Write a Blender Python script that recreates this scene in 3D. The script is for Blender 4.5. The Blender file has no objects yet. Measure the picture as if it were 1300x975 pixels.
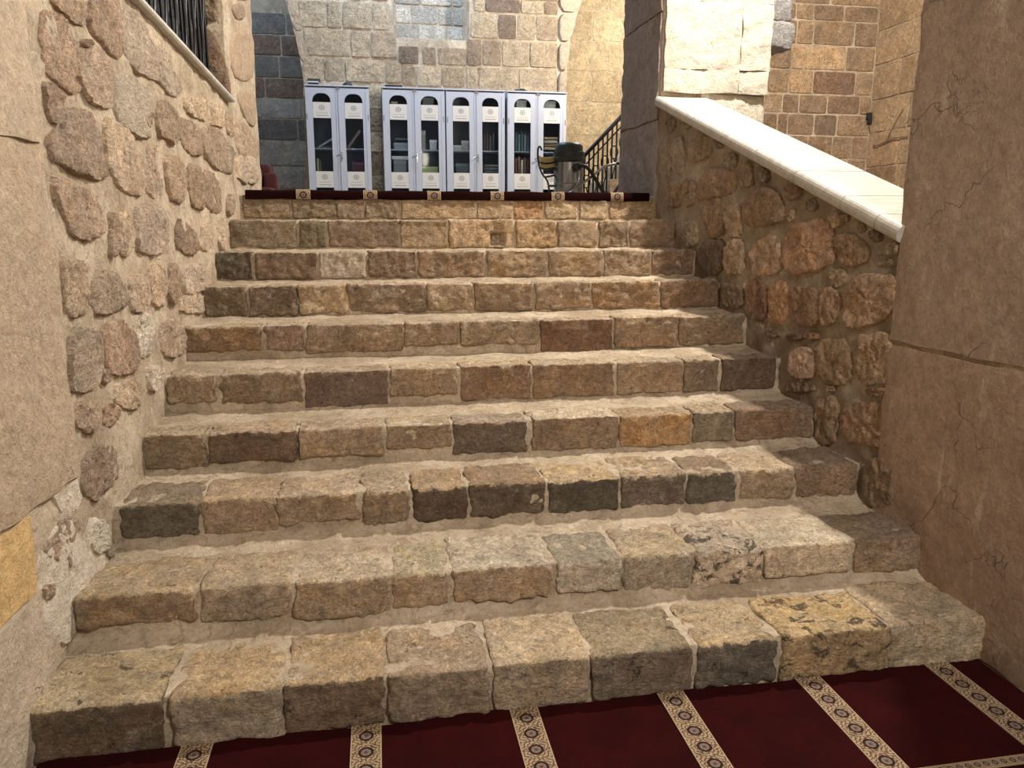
import bpy, bmesh, math, random
from mathutils import Vector, Matrix, noise

sc = bpy.context.scene
COL = sc.collection
random.seed(7)

# ------------------------------------------------------------------ camera
IMG_W, IMG_H, FPX = 1300.0, 975.0, 992.44
PITCH, YAW, ROLL = math.radians(11.683), math.radians(10.233), math.radians(0.071)
CAM = Vector((-0.1385, -2.3016, 1.592))
_fw = Vector((math.sin(YAW)*math.cos(PITCH), math.cos(YAW)*math.cos(PITCH), -math.sin(PITCH)))
_r0 = Vector((math.cos(YAW), -math.sin(YAW), 0)); _u0 = _r0.cross(_fw)
_ri = _r0*math.cos(ROLL) + _u0*math.sin(ROLL)
_up = -_r0*math.sin(ROLL) + _u0*math.cos(ROLL)
cam_data = bpy.data.cameras.new('camera')
cam_data.sensor_fit = 'HORIZONTAL'; cam_data.sensor_width = 36.0
cam_data.lens = FPX/IMG_W*36.0; cam_data.clip_start = 0.02; cam_data.clip_end = 100
cam = bpy.data.objects.new('camera', cam_data); COL.objects.link(cam)
cam.matrix_world = Matrix(((_ri.x, _up.x, -_fw.x, CAM.x), (_ri.y, _up.y, -_fw.y, CAM.y),
                           (_ri.z, _up.z, -_fw.z, CAM.z), (0, 0, 0, 1)))
sc.camera = cam

# ------------------------------------------------------------------ light
sc.view_settings.view_transform = 'Standard'; sc.view_settings.look = 'None'
sc.view_settings.gamma = 1.0; sc.view_settings.use_curve_mapping = False
sc.view_settings.exposure = 0.26
world = bpy.data.worlds.new('world'); sc.world = world; world.use_nodes = True
world.node_tree.nodes['Background'].inputs[0].default_value = (1.0, 0.92, 0.83, 1)
world.node_tree.nodes['Background'].inputs[1].default_value = 0.145

def lamp(name, kind, loc, energy, color, size=0.2, target=None, spot=None, blend=0.5):
    d = bpy.data.lights.new(name, kind); d.energy = energy; d.color = color
    if kind == 'AREA': d.shape = 'DISK'; d.size = size
    else: d.shadow_soft_size = size
    if kind == 'SPOT': d.spot_size = math.radians(spot); d.spot_blend = blend
    o = bpy.data.objects.new(name, d); COL.objects.link(o); o.location = loc
    if target is not None:
        o.rotation_euler = (Vector(target)-Vector(loc)).to_track_quat('-Z', 'Y').to_euler()
    return o
lamp('passage_lamp', 'POINT', (2.72, 1.95, 5.2), 1000, (1.0, 0.93, 0.81), 0.08)
lamp('room_lamp', 'AREA', (1.45, -2.9, 3.5), 112, (1.0, 0.92, 0.80), 0.6, target=(0.2, 1.4, 0.6))
lamp('hall_lamp', 'POINT', (3.7, 8.3, 4.7), 340, (1.0, 0.93, 0.80), 0.08)
lamp('arch_lamp', 'POINT', (4.9, 10.9, 4.9), 85, (1.0, 0.92, 0.76), 0.08)
lamp('hall_daylight', 'AREA', (0.4, 8.6, 7.0), 190, (0.55, 0.75, 1.0), 1.2, target=(0.5, 10.2, 2.5))
lamp('recess_daylight', 'AREA', (-1.9, 10.6, 6.2), 60, (0.50, 0.72, 1.0), 0.8, target=(-1.9, 12.4, 2.6))

# ------------------------------------------------------------------ picture point -> point on a real plane
def ray(px, py): return _fw + _ri*((px-IMG_W/2)/FPX) + _up*((IMG_H/2-py)/FPX)
def hit(px, py, n, d):
    n = Vector(n); v = ray(px, py); return CAM + v*((d-n.dot(CAM))/n.dot(v))
def atY(px, py, y): return hit(px, py, (0, 1, 0), y)
def atZ(px, py, z): return hit(px, py, (0, 0, 1), z)
def atX(px, py, x): return hit(px, py, (1, 0, 0), x)

# stair measures
T, RIS = 0.375, 0.17708
DY = [-.0142, -.025, .0224, .0188, .0064, .0092, .004, -.0037, -.0044, -.0134]
DZ = [-.0019, -.0076, -.0118, -.013, .0006, .0045, .0025, -.0018, .0085, -.0005]
SY = [k*T+DY[k] for k in range(10)]            # riser plane of step k
SZ = [(k+1)*RIS+DZ[k] for k in range(10)]      # tread height of step k
ZTOP = SZ[9]
XL0, XLS = -1.1901, (-0.9918+1.1901)/3.375
XR0, XRS = 2.0539, (1.97-2.0539)/3.375
def xl(y): return XL0 + XLS*y
def xr(y): return XR0 + XRS*y
def onL(px, py): return hit(px, py, (1, -XLS, 0), XL0)
def onR(px, py): return hit(px, py, (1, -XRS, 0), XR0)

# ------------------------------------------------------------------ helpers
def lin(c):
    return tuple(((v/255)/12.92 if v/255 <= .04045 else ((v/255+.055)/1.055)**2.4) for v in c)
def tone(c, k=1.0, keep=.70):
    """photographed tone -> surface colour, part of the lamps' warmth taken out again"""
    l = lin(c); g = .3*l[0]+.59*l[1]+.11*l[2]
    return tuple(min(.88, (g+(v-g)*keep)*k) for v in l)

def nodes(mat):
    mat.use_nodes = True; nt = mat.node_tree; nt.nodes.clear(); return nt
class NT:
    """small wrapper for node building"""
    def __init__(s, name):
        s.m = bpy.data.materials.new(name); s.t = nodes(s.m)
        s.out = s.n('ShaderNodeOutputMaterial'); s.b = s.n('ShaderNodeBsdfPrincipled')
        s.l(s.b.outputs[0], s.out.inputs[0])
    def n(s, t): return s.t.nodes.new(t)
    def l(s, a, b): s.t.links.new(a, b)
    def put(s, sock, v):
        if hasattr(v, 'is_output'): s.l(v, sock)
        elif isinstance(v, (tuple, list)) and len(v) == 3 and sock.type == 'RGBA': sock.default_value = (*v, 1)
        else: sock.default_value = v
    def math(s, op, a, b=0.0, c=0.0, clamp=False):
        n = s.n('ShaderNodeMath'); n.operation = op; n.use_clamp = clamp
        for i, v in enumerate((a, b, c)): s.put(n.inputs[i], v)
        return n.outputs[0]
    def mix(s, f, a, b, blend='MIX'):
        n = s.n('ShaderNodeMix'); n.data_type = 'RGBA'; n.blend_type = blend
        s.put(n.inputs[0], f); s.put(n.inputs[6], a); s.put(n.inputs[7], b); return n.outputs[2]
    def noise(s, vec, scale, detail=4, rough=.55, dist=0.0):
        n = s.n('ShaderNodeTexNoise'); s.l(vec, n.inputs['Vector'])
        n.inputs['Scale'].default_value = scale; n.inputs['Detail'].default_value = detail
        n.inputs['Roughness'].default_value = rough; n.inputs['Distortion'].default_value = dist
        return n.outputs['Fac']
    def ramp(s, f, p0, p1, v0=0.0, v1=1.0):
        n = s.n('ShaderNodeMapRange'); n.interpolation_type = 'SMOOTHSTEP'
        for i, v in enumerate((f, p0, p1, v0, v1)): s.put(n.inputs[i], v)
        return n.outputs[0]
    def scale(s, vec, sx, sy, sz):
        n = s.n('ShaderNodeVectorMath'); n.operation = 'MULTIPLY'; s.l(vec, n.inputs[0])
        n.inputs[1].default_value = (sx, sy, sz); return n.outputs[0]
    def pos(s): return s.n('ShaderNodeNewGeometry').outputs['Position']
    def bump(s, h, strength, dist):
        n = s.n('ShaderNodeBump'); n.inputs['Strength'].default_value = strength
        n.inputs['Distance'].default_value = dist; s.l(h, n.inputs['Height'])
        s.l(n.outputs[0], s.b.inputs['Normal'])
    def base(s, c): s.put(s.b.inputs['Base Color'], c)
    def rough(s, v): s.put(s.b.inputs['Roughness'], v)

def mat_stone():
    k = NT('stone'); P = k.pos()
    oi = k.n('ShaderNodeObjectInfo')
    at = k.n('ShaderNodeAttribute'); at.attribute_type = 'OBJECT'; at.attribute_name = 'worn'
    lime = k.n('ShaderNodeAttribute'); lime.attribute_type = 'OBJECT'; lime.attribute_name = 'lime'
    n1 = k.noise(P, 6.5, 7, .66, .3); n2 = k.noise(P, 30, 6, .7, .8); n3 = k.noise(P, 130, 4, .7); n4 = k.noise(P, 62, 6, .8, .3)
    # worn upper arris and tread: the stone's paler core shows there
    g = k.n('ShaderNodeNewGeometry'); sx = k.n('ShaderNodeSeparateXYZ'); k.l(g.outputs['Normal'], sx.inputs[0])
    up = k.math('ADD', sx.outputs[2], k.math('MULTIPLY', k.math('SUBTRACT', n2, .5), 1.5))
    up = k.ramp(up, .46, .64)
    c = k.mix(up, oi.outputs['Color'], at.outputs['Color'])
    v = k.math('MULTIPLY', k.math('ADD', .30, k.math('MULTIPLY', n1, 1.40)), k.math('ADD', .10, k.math('MULTIPLY', n2, 1.80)))
    v = k.math('MULTIPLY', v, k.math('ADD', .25, k.math('MULTIPLY', n3, 1.50)))
    v = k.math('MULTIPLY', v, k.math('ADD', .15, k.math('MULTIPLY', n4, 1.70)))
    hs = k.n('ShaderNodeHueSaturation'); k.l(c, hs.inputs['Color'])
    k.put(hs.inputs['Value'], k.math('MULTIPLY', k.math('MAXIMUM', v, .25), 1.25))
    k.put(hs.inputs['Saturation'], k.math('ADD', .72, k.math('MULTIPLY', k.noise(P, 9, 4, .6), .7)))
    c = hs.outputs[0]
    # ochre and grey weathering patches
    c = k.mix(k.math('MULTIPLY', k.ramp(k.noise(P, 11, 5, .7, 1.2), .56, .66), .45), c, k.mix(k.ramp(k.noise(P, 3, 2), .42, .58), tone((186, 146, 96)), tone((120, 112, 98))))
    # lime smears
    nl = k.noise(P, 19, 9, .82, .5)
    fl = k.ramp(k.math('ADD', nl, k.math('MULTIPLY', lime.outputs['Fac'], .26)), .60, .74)
    c = k.mix(k.math('MULTIPLY', fl, .75), c, tone((216, 194, 160)))
    # black crust and rust stains on a few stones
    sa = k.n('ShaderNodeAttribute'); sa.attribute_type = 'OBJECT'; sa.attribute_name = 'stain'
    ns = k.noise(P, 12, 9, .72, .4)
    fs = k.ramp(k.math('ADD', ns, k.math('MULTIPLY', sa.outputs['Fac'], .22)), .66, .72)
    c = k.mix(k.math('MULTIPLY', fs, k.math('MULTIPLY', k.ramp(sa.outputs['Fac'], .1, .3), .85)), c, k.mix(k.ramp(k.noise(P, 6, 2), .50, .56), tone((52, 46, 40)), tone((84, 66, 46))))
    # dark pits
    nd = k.noise(P, 44, 5, .75, 1.2)
    c = k.mix(k.math('MULTIPLY', k.ramp(nd, .59, .69), .6), c, tone((74, 58, 42)))
    k.base(c); k.rough(.92)
    st = k.noise(k.scale(P, 1, 1, 3.0), 20, 7, .75, .9)
    h = k.math('ADD', k.math('MULTIPLY', st, 1.0), k.math('ADD', k.math('MULTIPLY', n2, .9), k.math('MULTIPLY', n4, .55)))
    h = k.math('SUBTRACT', h, k.math('MULTIPLY', k.ramp(nd, .56, .70), .35))
    k.bump(h, 1.0, .026)
    return k.m

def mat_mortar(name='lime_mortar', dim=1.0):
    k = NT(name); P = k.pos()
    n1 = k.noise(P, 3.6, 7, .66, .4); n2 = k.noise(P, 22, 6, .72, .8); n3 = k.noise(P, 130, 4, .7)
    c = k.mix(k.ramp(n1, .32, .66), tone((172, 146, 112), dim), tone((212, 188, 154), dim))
    c = k.mix(k.math('MULTIPLY', k.ramp(n2, .50, .66), .7), c, tone((150, 124, 94)))
    c = k.mix(k.math('MULTIPLY', k.ramp(k.noise(P, 8, 5, .7, 1.0), .60, .68), .6), c, tone((224, 206, 178)))
    c = k.mix(k.math('MULTIPLY', k.ramp(n3, .58, .70), .4), c, tone((108, 86, 62)))
    n4 = k.noise(P, 58, 7, .8, .3)
    hs = k.n('ShaderNodeHueSaturation'); k.l(c, hs.inputs['Color']); k.put(hs.inputs['Value'], k.math('ADD', .50, k.math('MULTIPLY', n4, 1.2)))
    k.base(hs.outputs[0]); k.rough(.94)
    k.bump(k.math('ADD', n2, k.math('MULTIPLY', n4, .6)), 1.0, .018)
    return k.m

def mat_plaster():
    """big pier blocks under a thin worn lime wash; colour from the object"""
    k = NT('worn_limewash'); P = k.pos(); oi = k.n('ShaderNodeObjectInfo')
    n1 = k.noise(P, 2.2, 7, .62, .4); n2 = k.noise(P, 9, 8, .7, .3); n3 = k.noise(P, 70, 6, .72)
    hs = k.n('ShaderNodeHueSaturation'); k.l(oi.outputs['Color'], hs.inputs['Color'])
    k.put(hs.inputs['Value'], k.math('ADD', .66, k.math('ADD', k.math('MULTIPLY', n1, .34), k.math('MULTIPLY', n2, .34))))
    c = hs.outputs[0]
    c = k.mix(k.math('MULTIPLY', k.ramp(n2, .54, .68), .4), c, tone((150, 112, 80)))
    c = k.mix(k.math('MULTIPLY', k.ramp(k.noise(k.scale(P, 1, 1, .35), 9, 6, .7, .5), .58, .68), .45), c, tone((222, 200, 172)))
    c = k.mix(k.math('MULTIPLY', k.ramp(n3, .56, .68), .5), c, tone((104, 82, 60)))
    n5 = k.noise(P, 26, 8, .75, .3)
    hs2 = k.n('ShaderNodeHueSaturation'); k.l(c, hs2.inputs['Color']); k.put(hs2.inputs['Value'], k.math('MULTIPLY', k.math('ADD', .35, k.math('MULTIPLY', n5, 1.30)), k.math('ADD', .5, n3))); c = hs2.outputs[0]
    k.base(c); k.rough(.92)
    vo = k.n('ShaderNodeTexVoronoi'); vo.feature = 'DISTANCE_TO_EDGE'; vo.inputs['Scale'].default_value = 1.9
    wob = k.n('ShaderNodeTexNoise'); wob.inputs['Scale'].default_value = 6; wob.inputs['Detail'].default_value = 6; k.l(P, wob.inputs['Vector'])
    va = k.n('ShaderNodeVectorMath'); va.operation = 'MULTIPLY_ADD'; k.l(wob.outputs['Color'], va.inputs[0]); va.inputs[1].default_value = (.35, .35, .35); k.l(P, va.inputs[2])
    k.l(va.outputs[0], vo.inputs['Vector'])
    crack = k.math('MULTIPLY', k.ramp(vo.outputs['Distance'], .0, .008, 1, 0), k.ramp(k.noise(P, 1.7, 3), .54, .66))
    c = k.mix(k.math('MULTIPLY', crack, .3), c, tone((96, 74, 54)))
    k.base(c)
    nb_ = k.noise(P, 6, 8, .62, .2)
    k.bump(k.math('SUBTRACT', k.math('ADD', k.math('MULTIPLY', nb_, 1.6), k.math('ADD', k.math('MULTIPLY', n3, .35), k.math('MULTIPLY', n5, .7))), k.math('MULTIPLY', crack, .5)), 1.0, .022)
    return k.m

def mat_plain(name, col, rough=.5, metal=0.0, var=.15, sc_=12, bump=0.0):
    k = NT(name); P = k.pos(); n1 = k.noise(P, sc_, 5, .6)
    hs = k.n('ShaderNodeHueSaturation'); hs.inputs['Color'].default_value = (*col, 1)
    k.put(hs.inputs['Value'], k.math('ADD', 1-var, k.math('MULTIPLY', n1, 2*var)))
    k.base(hs.outputs[0]); k.rough(rough); k.b.inputs['Metallic'].default_value = metal
    if bump: k.bump(k.noise(P, sc_*6, 4, .6), .5, bump)
    return k.m

def mat_objcol(name, rough=.6):
    k = NT(name); oi = k.n('ShaderNodeObjectInfo'); P = k.pos(); n1 = k.noise(P, 40, 3, .5)
    hs = k.n('ShaderNodeHueSaturation'); k.l(oi.outputs['Color'], hs.inputs['Color'])
    k.put(hs.inputs['Value'], k.math('ADD', .88, k.math('MULTIPLY', n1, .24)))
    k.base(hs.outputs[0]); k.rough(rough); return k.m

def mat_marble():
    k = NT('white_marble'); P = k.pos()
    n1 = k.noise(k.scale(P, 1, 6, 6), 2.2, 6, .6, 1.2); n2 = k.noise(P, 60, 3)
    c = k.mix(k.ramp(n1, .35, .7), tone((188, 182, 170)), tone((166, 158, 146)))
    c = k.mix(k.math('MULTIPLY', k.ramp(n2, .6, .75), .3), c, tone((170, 155, 135)))
    k.base(c); k.rough(.55); k.bump(n2, .15, .004); return k.m

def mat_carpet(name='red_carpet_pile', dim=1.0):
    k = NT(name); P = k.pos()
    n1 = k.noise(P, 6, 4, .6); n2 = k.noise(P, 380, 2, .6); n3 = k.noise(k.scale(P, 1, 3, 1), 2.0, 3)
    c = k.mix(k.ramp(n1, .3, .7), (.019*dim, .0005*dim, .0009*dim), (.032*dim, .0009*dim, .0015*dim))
    c = k.mix(k.math('MULTIPLY', n2, .5), c, (.008, .0004, .0008))
    k.base(c); k.rough(1.0); k.b.inputs['Specular IOR Level'].default_value = .1
    k.b.inputs['Sheen Weight'].default_value = .02; k.b.inputs['Sheen Roughness'].default_value = .6
    k.b.inputs['Sheen Tint'].default_value = (.5, .1, .1, 1)
    k.bump(k.math('ADD', n2, k.math('MULTIPLY', n3, 2)), .6, .006); return k.m

def mat_strip(axis_len_scale=1.0):
    """woven border: cream ground, brown arabesque, a row of dark ringed medallions (printed pattern)"""
    k = NT('woven_border'); tc = k.n('ShaderNodeTexCoord')
    sx = k.n('ShaderNodeSeparateXYZ'); k.l(tc.outputs['UV'], sx.inputs[0])
    u, v = sx.outputs[0], sx.outputs[1]           # u: across in units of the width (-.5...5), v: along in repeats
    fv = k.math('SUBTRACT', k.math('FRACT', v), .5)
    d = k.math('SQRT', k.math('ADD', k.math('POWER', k.math('MULTIPLY', u, 1.0), 2), k.math('POWER', k.math('MULTIPLY', fv, .80), 2)))
    au = k.math('ABSOLUTE', u); av = k.math('ABSOLUTE', fv)
    ang = k.math('ARCTAN2', fv, u)
    # scrolls: concentric wobbly bands around medallion and around the side spandrels
    w1 = k.math('SINE', k.math('ADD', k.math('MULTIPLY', d, 46), k.math('MULTIPLY', k.math('SINE', k.math('MULTIPLY', ang, 8)), 1.7)))
    d2 = k.math('SQRT', k.math('ADD', k.math('POWER', k.math('SUBTRACT', au, .46), 2), k.math('POWER', k.math('SUBTRACT', av, .5), 2)))
    w2 = k.math('SINE', k.math('ADD', k.math('MULTIPLY', d2, 44), k.math('MULTIPLY', k.math('SINE', k.math('MULTIPLY', k.math('ADD', u, v), 30)), 1.0)))
    pat = k.ramp(k.math('MAXIMUM', w1, w2), .55, .8)
    cream, brown, dark = tone((170, 142, 102)), tone((92, 60, 36)), tone((32, 16, 18))
    c = k.mix(pat, cream, brown)
    ring = k.math('MULTIPLY', k.ramp(d, .15, .17), k.ramp(d, .24, .26, 1, 0))
    c = k.mix(ring, c, dark)
    inner = k.ramp(d, .14, .16, 1, 0)
    c = k.mix(inner, c, tone((120, 100, 94)))
    c = k.mix(k.ramp(d, .05, .07, 1, 0), c, tone((96, 50, 46)))
    c = k.mix(k.ramp(au, .455, .465), c, tone((176, 150, 110)))
    P = k.pos(); n2 = k.noise(P, 350, 2)
    c = k.mix(k.math('MULTIPLY', n2, .35), c, tone((90, 62, 40)))
    k.base(c); k.rough(1.0); k.b.inputs['Specular IOR Level'].default_value = .1
    k.bump(n2, .5, .004); return k.m

def mat_sticker():
    """white label: rosette emblem over a line of script and a line of small type (flat print)"""
    k = NT('printed_label'); tc = k.n('ShaderNodeTexCoord')
    sx = k.n('ShaderNodeSeparateXYZ'); k.l(tc.outputs['UV'], sx.inputs[0]); u, v = sx.outputs[0], sx.outputs[1]
    du = k.math('SUBTRACT', u, .5); dv = k.math('SUBTRACT', v, .66)
    d = k.math('SQRT', k.math('ADD', k.math('POWER', du, 2), k.math('POWER', dv, 2)))
    a = k.math('ARCTAN2', dv, du)
    pet = k.math('ADD', .14, k.math('MULTIPLY', k.math('COSINE', k.math('MULTIPLY', a, 12)), .02))
    r1 = k.ramp(k.math('ABSOLUTE', k.math('SUBTRACT', d, pet)), .022, .032, 1, 0)
    r2 = k.ramp(k.math('ABSOLUTE', k.math('SUBTRACT', d, .085)), .006, .014, 1, 0)
    r3 = k.ramp(d, .035, .045, 1, 0)
    emb = k.math('MAXIMUM', k.math('MULTIPLY', k.math('MAXIMUM', r1, r2), .55), r3)
    inx = k.ramp(k.math('ABSOLUTE', du), .33, .34, 1, 0)
    wv = k.math('ADD', .33, k.math('ADD', k.math('MULTIPLY', k.math('SINE', k.math('MULTIPLY', u, 61)), .022), k.math('MULTIPLY', k.math('SINE', k.math('MULTIPLY', u, 27)), .018)))
    s1 = k.math('MULTIPLY', k.ramp(k.math('ABSOLUTE', k.math('SUBTRACT', v, wv)), .008, .02, .55, 0), inx)
    dash = k.ramp(k.math('SINE', k.math('MULTIPLY', u, 95)), -.6, -.3)
    s2 = k.math('MULTIPLY', k.math('MULTIPLY', k.ramp(k.math('ABSOLUTE', k.math('SUBTRACT', v, .17)), .018, .026, .9, 0), inx), dash)
    f = k.math('MAXIMUM', emb, k.math('MAXIMUM', s1, s2))
    k.base(k.mix(f, tone((226, 220, 214)), tone((70, 66, 74)))); k.rough(.5); return k.m

def mat_glass():
    k = NT('cabinet_glass'); k.base((.80, .88, .92)); k.rough(.03)
    k.b.inputs['Transmission Weight'].default_value = 1.0; k.b.inputs['IOR'].default_value = 1.12
    return k.m

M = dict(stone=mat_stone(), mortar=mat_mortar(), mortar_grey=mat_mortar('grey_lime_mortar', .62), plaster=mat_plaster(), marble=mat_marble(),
         carpet=mat_carpet(), carpet_dark=mat_carpet('darkened_carpet_pile', .30), strip=mat_strip(), sticker=mat_sticker(), glass=mat_glass(),  # carpet_dark: the same red pile with its colour darkened
         iron=mat_plain('black_iron', (.012, .012, .015), .38, .6, .3, 20, .002),
         steel_paint=mat_plain('pale_grey_paint', tone((190, 197, 218)), .42, 0, .05, 5),
         steel_shaded=mat_plain('shaded_inside_paint', tone((98, 104, 124)), .6, 0, .1, 6),  # shade inside the cabinets put into a darker back panel colour
         chrome=mat_plain('brushed_steel', (.30, .31, .32), .26, .95, .12, 3),
         black=mat_plain('black_plastic', (.018, .024, .026), .42, 0, .2, 15),
         hose=mat_plain('black_rubber_hose', (.012, .012, .014), .5, 0, .2, 30),
         sheet=mat_plain('black_sheeting', (.006, .0065, .010), .45, 0, .4, 14, .01),
         velvet=mat_plain('dark_red_cloth', (.045, .005, .006), .9, 0, .3, 20, .004),
         cable=mat_plain('cable_sheath', tone((120, 96, 66)), .6, 0, .2, 20),
         flagstone=mat_plain('floor_stone', tone((150, 126, 96)), .85, 0, .3, 4, .01),
         obj=mat_objcol('cover_card'))

def link(name, me, mat, parent=None, loc=None, smooth=True):
    o = bpy.data.objects.new(name, me); COL.objects.link(o)
    if mat is not None and len(me.materials) == 0: me.materials.append(mat)
    if smooth and me.polygons: 
        me.polygons.foreach_set('use_smooth', [True]*len(me.polygons)); me.set_sharp_from_angle(angle=math.radians(58))
    if loc is not None: o.location = loc
    if parent is not None: o.parent = parent
    return o
def from_bm(name, bm, mat, parent=None, loc=None, smooth=False):
    bmesh.ops.recalc_face_normals(bm, faces=bm.faces)
    me = bpy.data.meshes.new(name); bm.to_mesh(me); bm.free()
    return link(name, me, mat, parent, loc, smooth)
def from_py(name, vs, fs, mat, parent=None, loc=None, smooth=True):
    bm = bmesh.new(); bv = [bm.verts.new(v) for v in vs]
    for f in fs:
        try: bm.faces.new([bv[i] for i in f])
        except ValueError: pass
    return from_bm(name, bm, mat, parent, loc, smooth)
def tag(o, label, cat, group=None):
    o['label'] = label; o['category'] = cat
    if group: o['group'] = group
    return o
def struct(o, label=None):
    o['kind'] = 'structure'
    if label: o['label'] = label
    return o
def thing(name, label, cat, loc=(0, 0, 0), rz=0, group=None):
    o = bpy.data.objects.new(name, None); COL.objects.link(o); o.location = loc; o.rotation_euler = (0, 0, rz)
    o.empty_display_size = .1
    return tag(o, label, cat, group)
def add_box(bm, a, b, bevel=0.0, seg=2):
    r = bmesh.ops.create_cube(bm, size=1.0); vs = r['verts']
    for v in vs:
        v.co = Vector(((a[0]+b[0])/2+v.co.x*(b[0]-a[0]), (a[1]+b[1])/2+v.co.y*(b[1]-a[1]), (a[2]+b[2])/2+v.co.z*(b[2]-a[2])))
    if bevel:
        es = list({e for v in vs for e in v.link_edges})
        bmesh.ops.bevel(bm, geom=es, offset=bevel, segments=seg, profile=.6, affect='EDGES')
def box(name, a, b, mat, parent=None, bevel=0.0, loc=None, smooth=False):
    bm = bmesh.new(); add_box(bm, a, b, bevel); return from_bm(name, bm, mat, parent, loc, smooth)
def add_tube(bm, pts, r, seg=8, closed=False):
    pts = [Vector(p) for p in pts]; n = len(pts); rings = []; prev = None
    for i, p in enumerate(pts):
        t = (pts[min(i+1, n-1)]-pts[max(i-1, 0)])
        t = t.normalized() if t.length > 1e-9 else Vector((0, 0, 1))
        if prev is None: a = t.orthogonal().normalized()
        else:
            a = prev - t*prev.dot(t); a = a.normalized() if a.length > 1e-6 else t.orthogonal().normalized()
        prev = a; b = t.cross(a); rr = r[i] if isinstance(r, (list, tuple)) else r
        rings.append([bm.verts.new(p+(a*math.cos(2*math.pi*j/seg)+b*math.sin(2*math.pi*j/seg))*rr) for j in range(seg)])
    for i in range(n-1):
        for j in range(seg): bm.faces.new((rings[i][j], rings[i][(j+1) % seg], rings[i+1][(j+1) % seg], rings[i+1][j]))
    bm.faces.new(rings[0][::-1]); bm.faces.new(rings[-1])
def tube(name, pts, r, mat, parent=None, seg=8, loc=None):
    bm = bmesh.new(); add_tube(bm, pts, r, seg); return from_bm(name, bm, mat, parent, loc, True)
def spline(pts, m=8):
    pts = [Vector(p) for p in pts]; out = []
    P = [pts[0]*2-pts[1]]+pts+[pts[-1]*2-pts[-2]]
    for i in range(1, len(P)-2):
        for j in range(m):
            t = j/m; a, b, c, d = P[i-1], P[i], P[i+1], P[i+2]
            out.append(.5*((2*b)+(c-a)*t+(2*a-5*b+4*c-d)*t*t+(3*b-a-3*c+d)*t**3))
    out.append(pts[-1]); return out
def lathe(name, prof, mat, parent=None, seg=32, loc=None):
    bm = bmesh.new(); rings = []
    for r, z in prof:
        rings.append([bm.verts.new((r*math.cos(2*math.pi*j/seg), r*math.sin(2*math.pi*j/seg), z)) for j in range(seg)])
    for i in range(len(prof)-1):
        for j in range(seg): bm.faces.new((rings[i][j], rings[i][(j+1) % seg], rings[i+1][(j+1) % seg], rings[i+1][j]))
    bm.faces.new(rings[0][::-1]); bm.faces.new(rings[-1])
    return from_bm(name, bm, mat, parent, loc, True)
def nz(p, f, s=0.0): return noise.noise(Vector((p[0]*f+s, p[1]*f-s*.7, p[2]*f+s*.3)))

def paint(o, front, worn=None, lime=0.0):
    o.color = (*front, 1); w = worn if worn else front
    o['worn'] = [w[0], w[1], w[2]]; o['lime'] = lime; o['stain'] = 0.0
    return o

# a stone squared on all sides: rounded arrises, uneven hewn faces
def hewn_block(name, x0, x1, y0, y1, z0, z1, parent, r=.016, amp=.007, cuts=(9, 5, 5), seed=0.0, droop=(0, 0)):
    nx, ny, nz_ = cuts
    c = Vector(((x0+x1)/2, (y0+y1)/2, z0)); h = Vector(((x1-x0)/2, (y1-y0)/2, (z1-z0)/2))
    r = min(r, h.x*.4, h.y*.4, h.z*.4)
    bm = bmesh.new(); idx = {}
    def coord(i, n, hh):
        t = i/n; 
        if i == 0: return -hh
        if i == n: return hh
        return -hh+r*1.0+(2*hh-2*r)*(i-1)/(n-2) if n > 2 else 0
    for i in range(nx+1):
        for j in range(ny+1):
            for k in range(nz_+1):
                if i in (0, nx) or j in (0, ny) or k in (0, nz_):
                    p = Vector((coord(i, nx, h.x), coord(j, ny, h.y), coord(k, nz_, h.z)))
                    q = Vector((max(-h.x+r, min(h.x-r, p.x)), max(-h.y+r, min(h.y-r, p.y)), max(-h.z+r, min(h.z-r, p.z))))
                    d = p-q; d = d.normalized() if d.length > 1e-9 else d
                    w = q+d*r
                    W = w+c+Vector((0, 0, h.z))
                    a = amp*(1.0*nz(W, 7, seed)+.8*nz(W, 17, seed+3)+.75*nz(W, 34, seed+9)+.5*nz(W, 62, seed)-.9*max(0, nz(W, 23, seed+6)-.25))
                    w = w+d*a
                    u = (w.x/h.x+1)/2
                    w.z += droop[0]*(1-u)+droop[1]*u if k == nz_ else 0
                    w.x += .010*nz(Vector((c.x*3, w.z*6+seed, w.y*5)), 1, seed)*(1 if abs(w.x) > h.x*.8 else 0)
                    idx[i, j, k] = bm.verts.new(w+Vector((0, 0, h.z)))
    def quad(a, b, c_, d_): bm.faces.new((idx[a], idx[b], idx[c_], idx[d_]))
    for i in range(nx):
        for j in range(ny):
            for k in (0, nz_): quad((i, j, k), (i+1, j, k), (i+1, j+1, k), (i, j+1, k))
        for k in range(nz_):
            for j in (0, ny): quad((i, j, k), (i+1, j, k), (i+1, j, k+1), (i, j, k+1))
    for j in range(ny):
        for k in range(nz_):
            for i in (0, nx): quad((i, j, k), (i, j+1, k), (i, j+1, k+1), (i, j, k+1))
    return from_bm(name, bm, M['stone'], parent, c, True)

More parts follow.
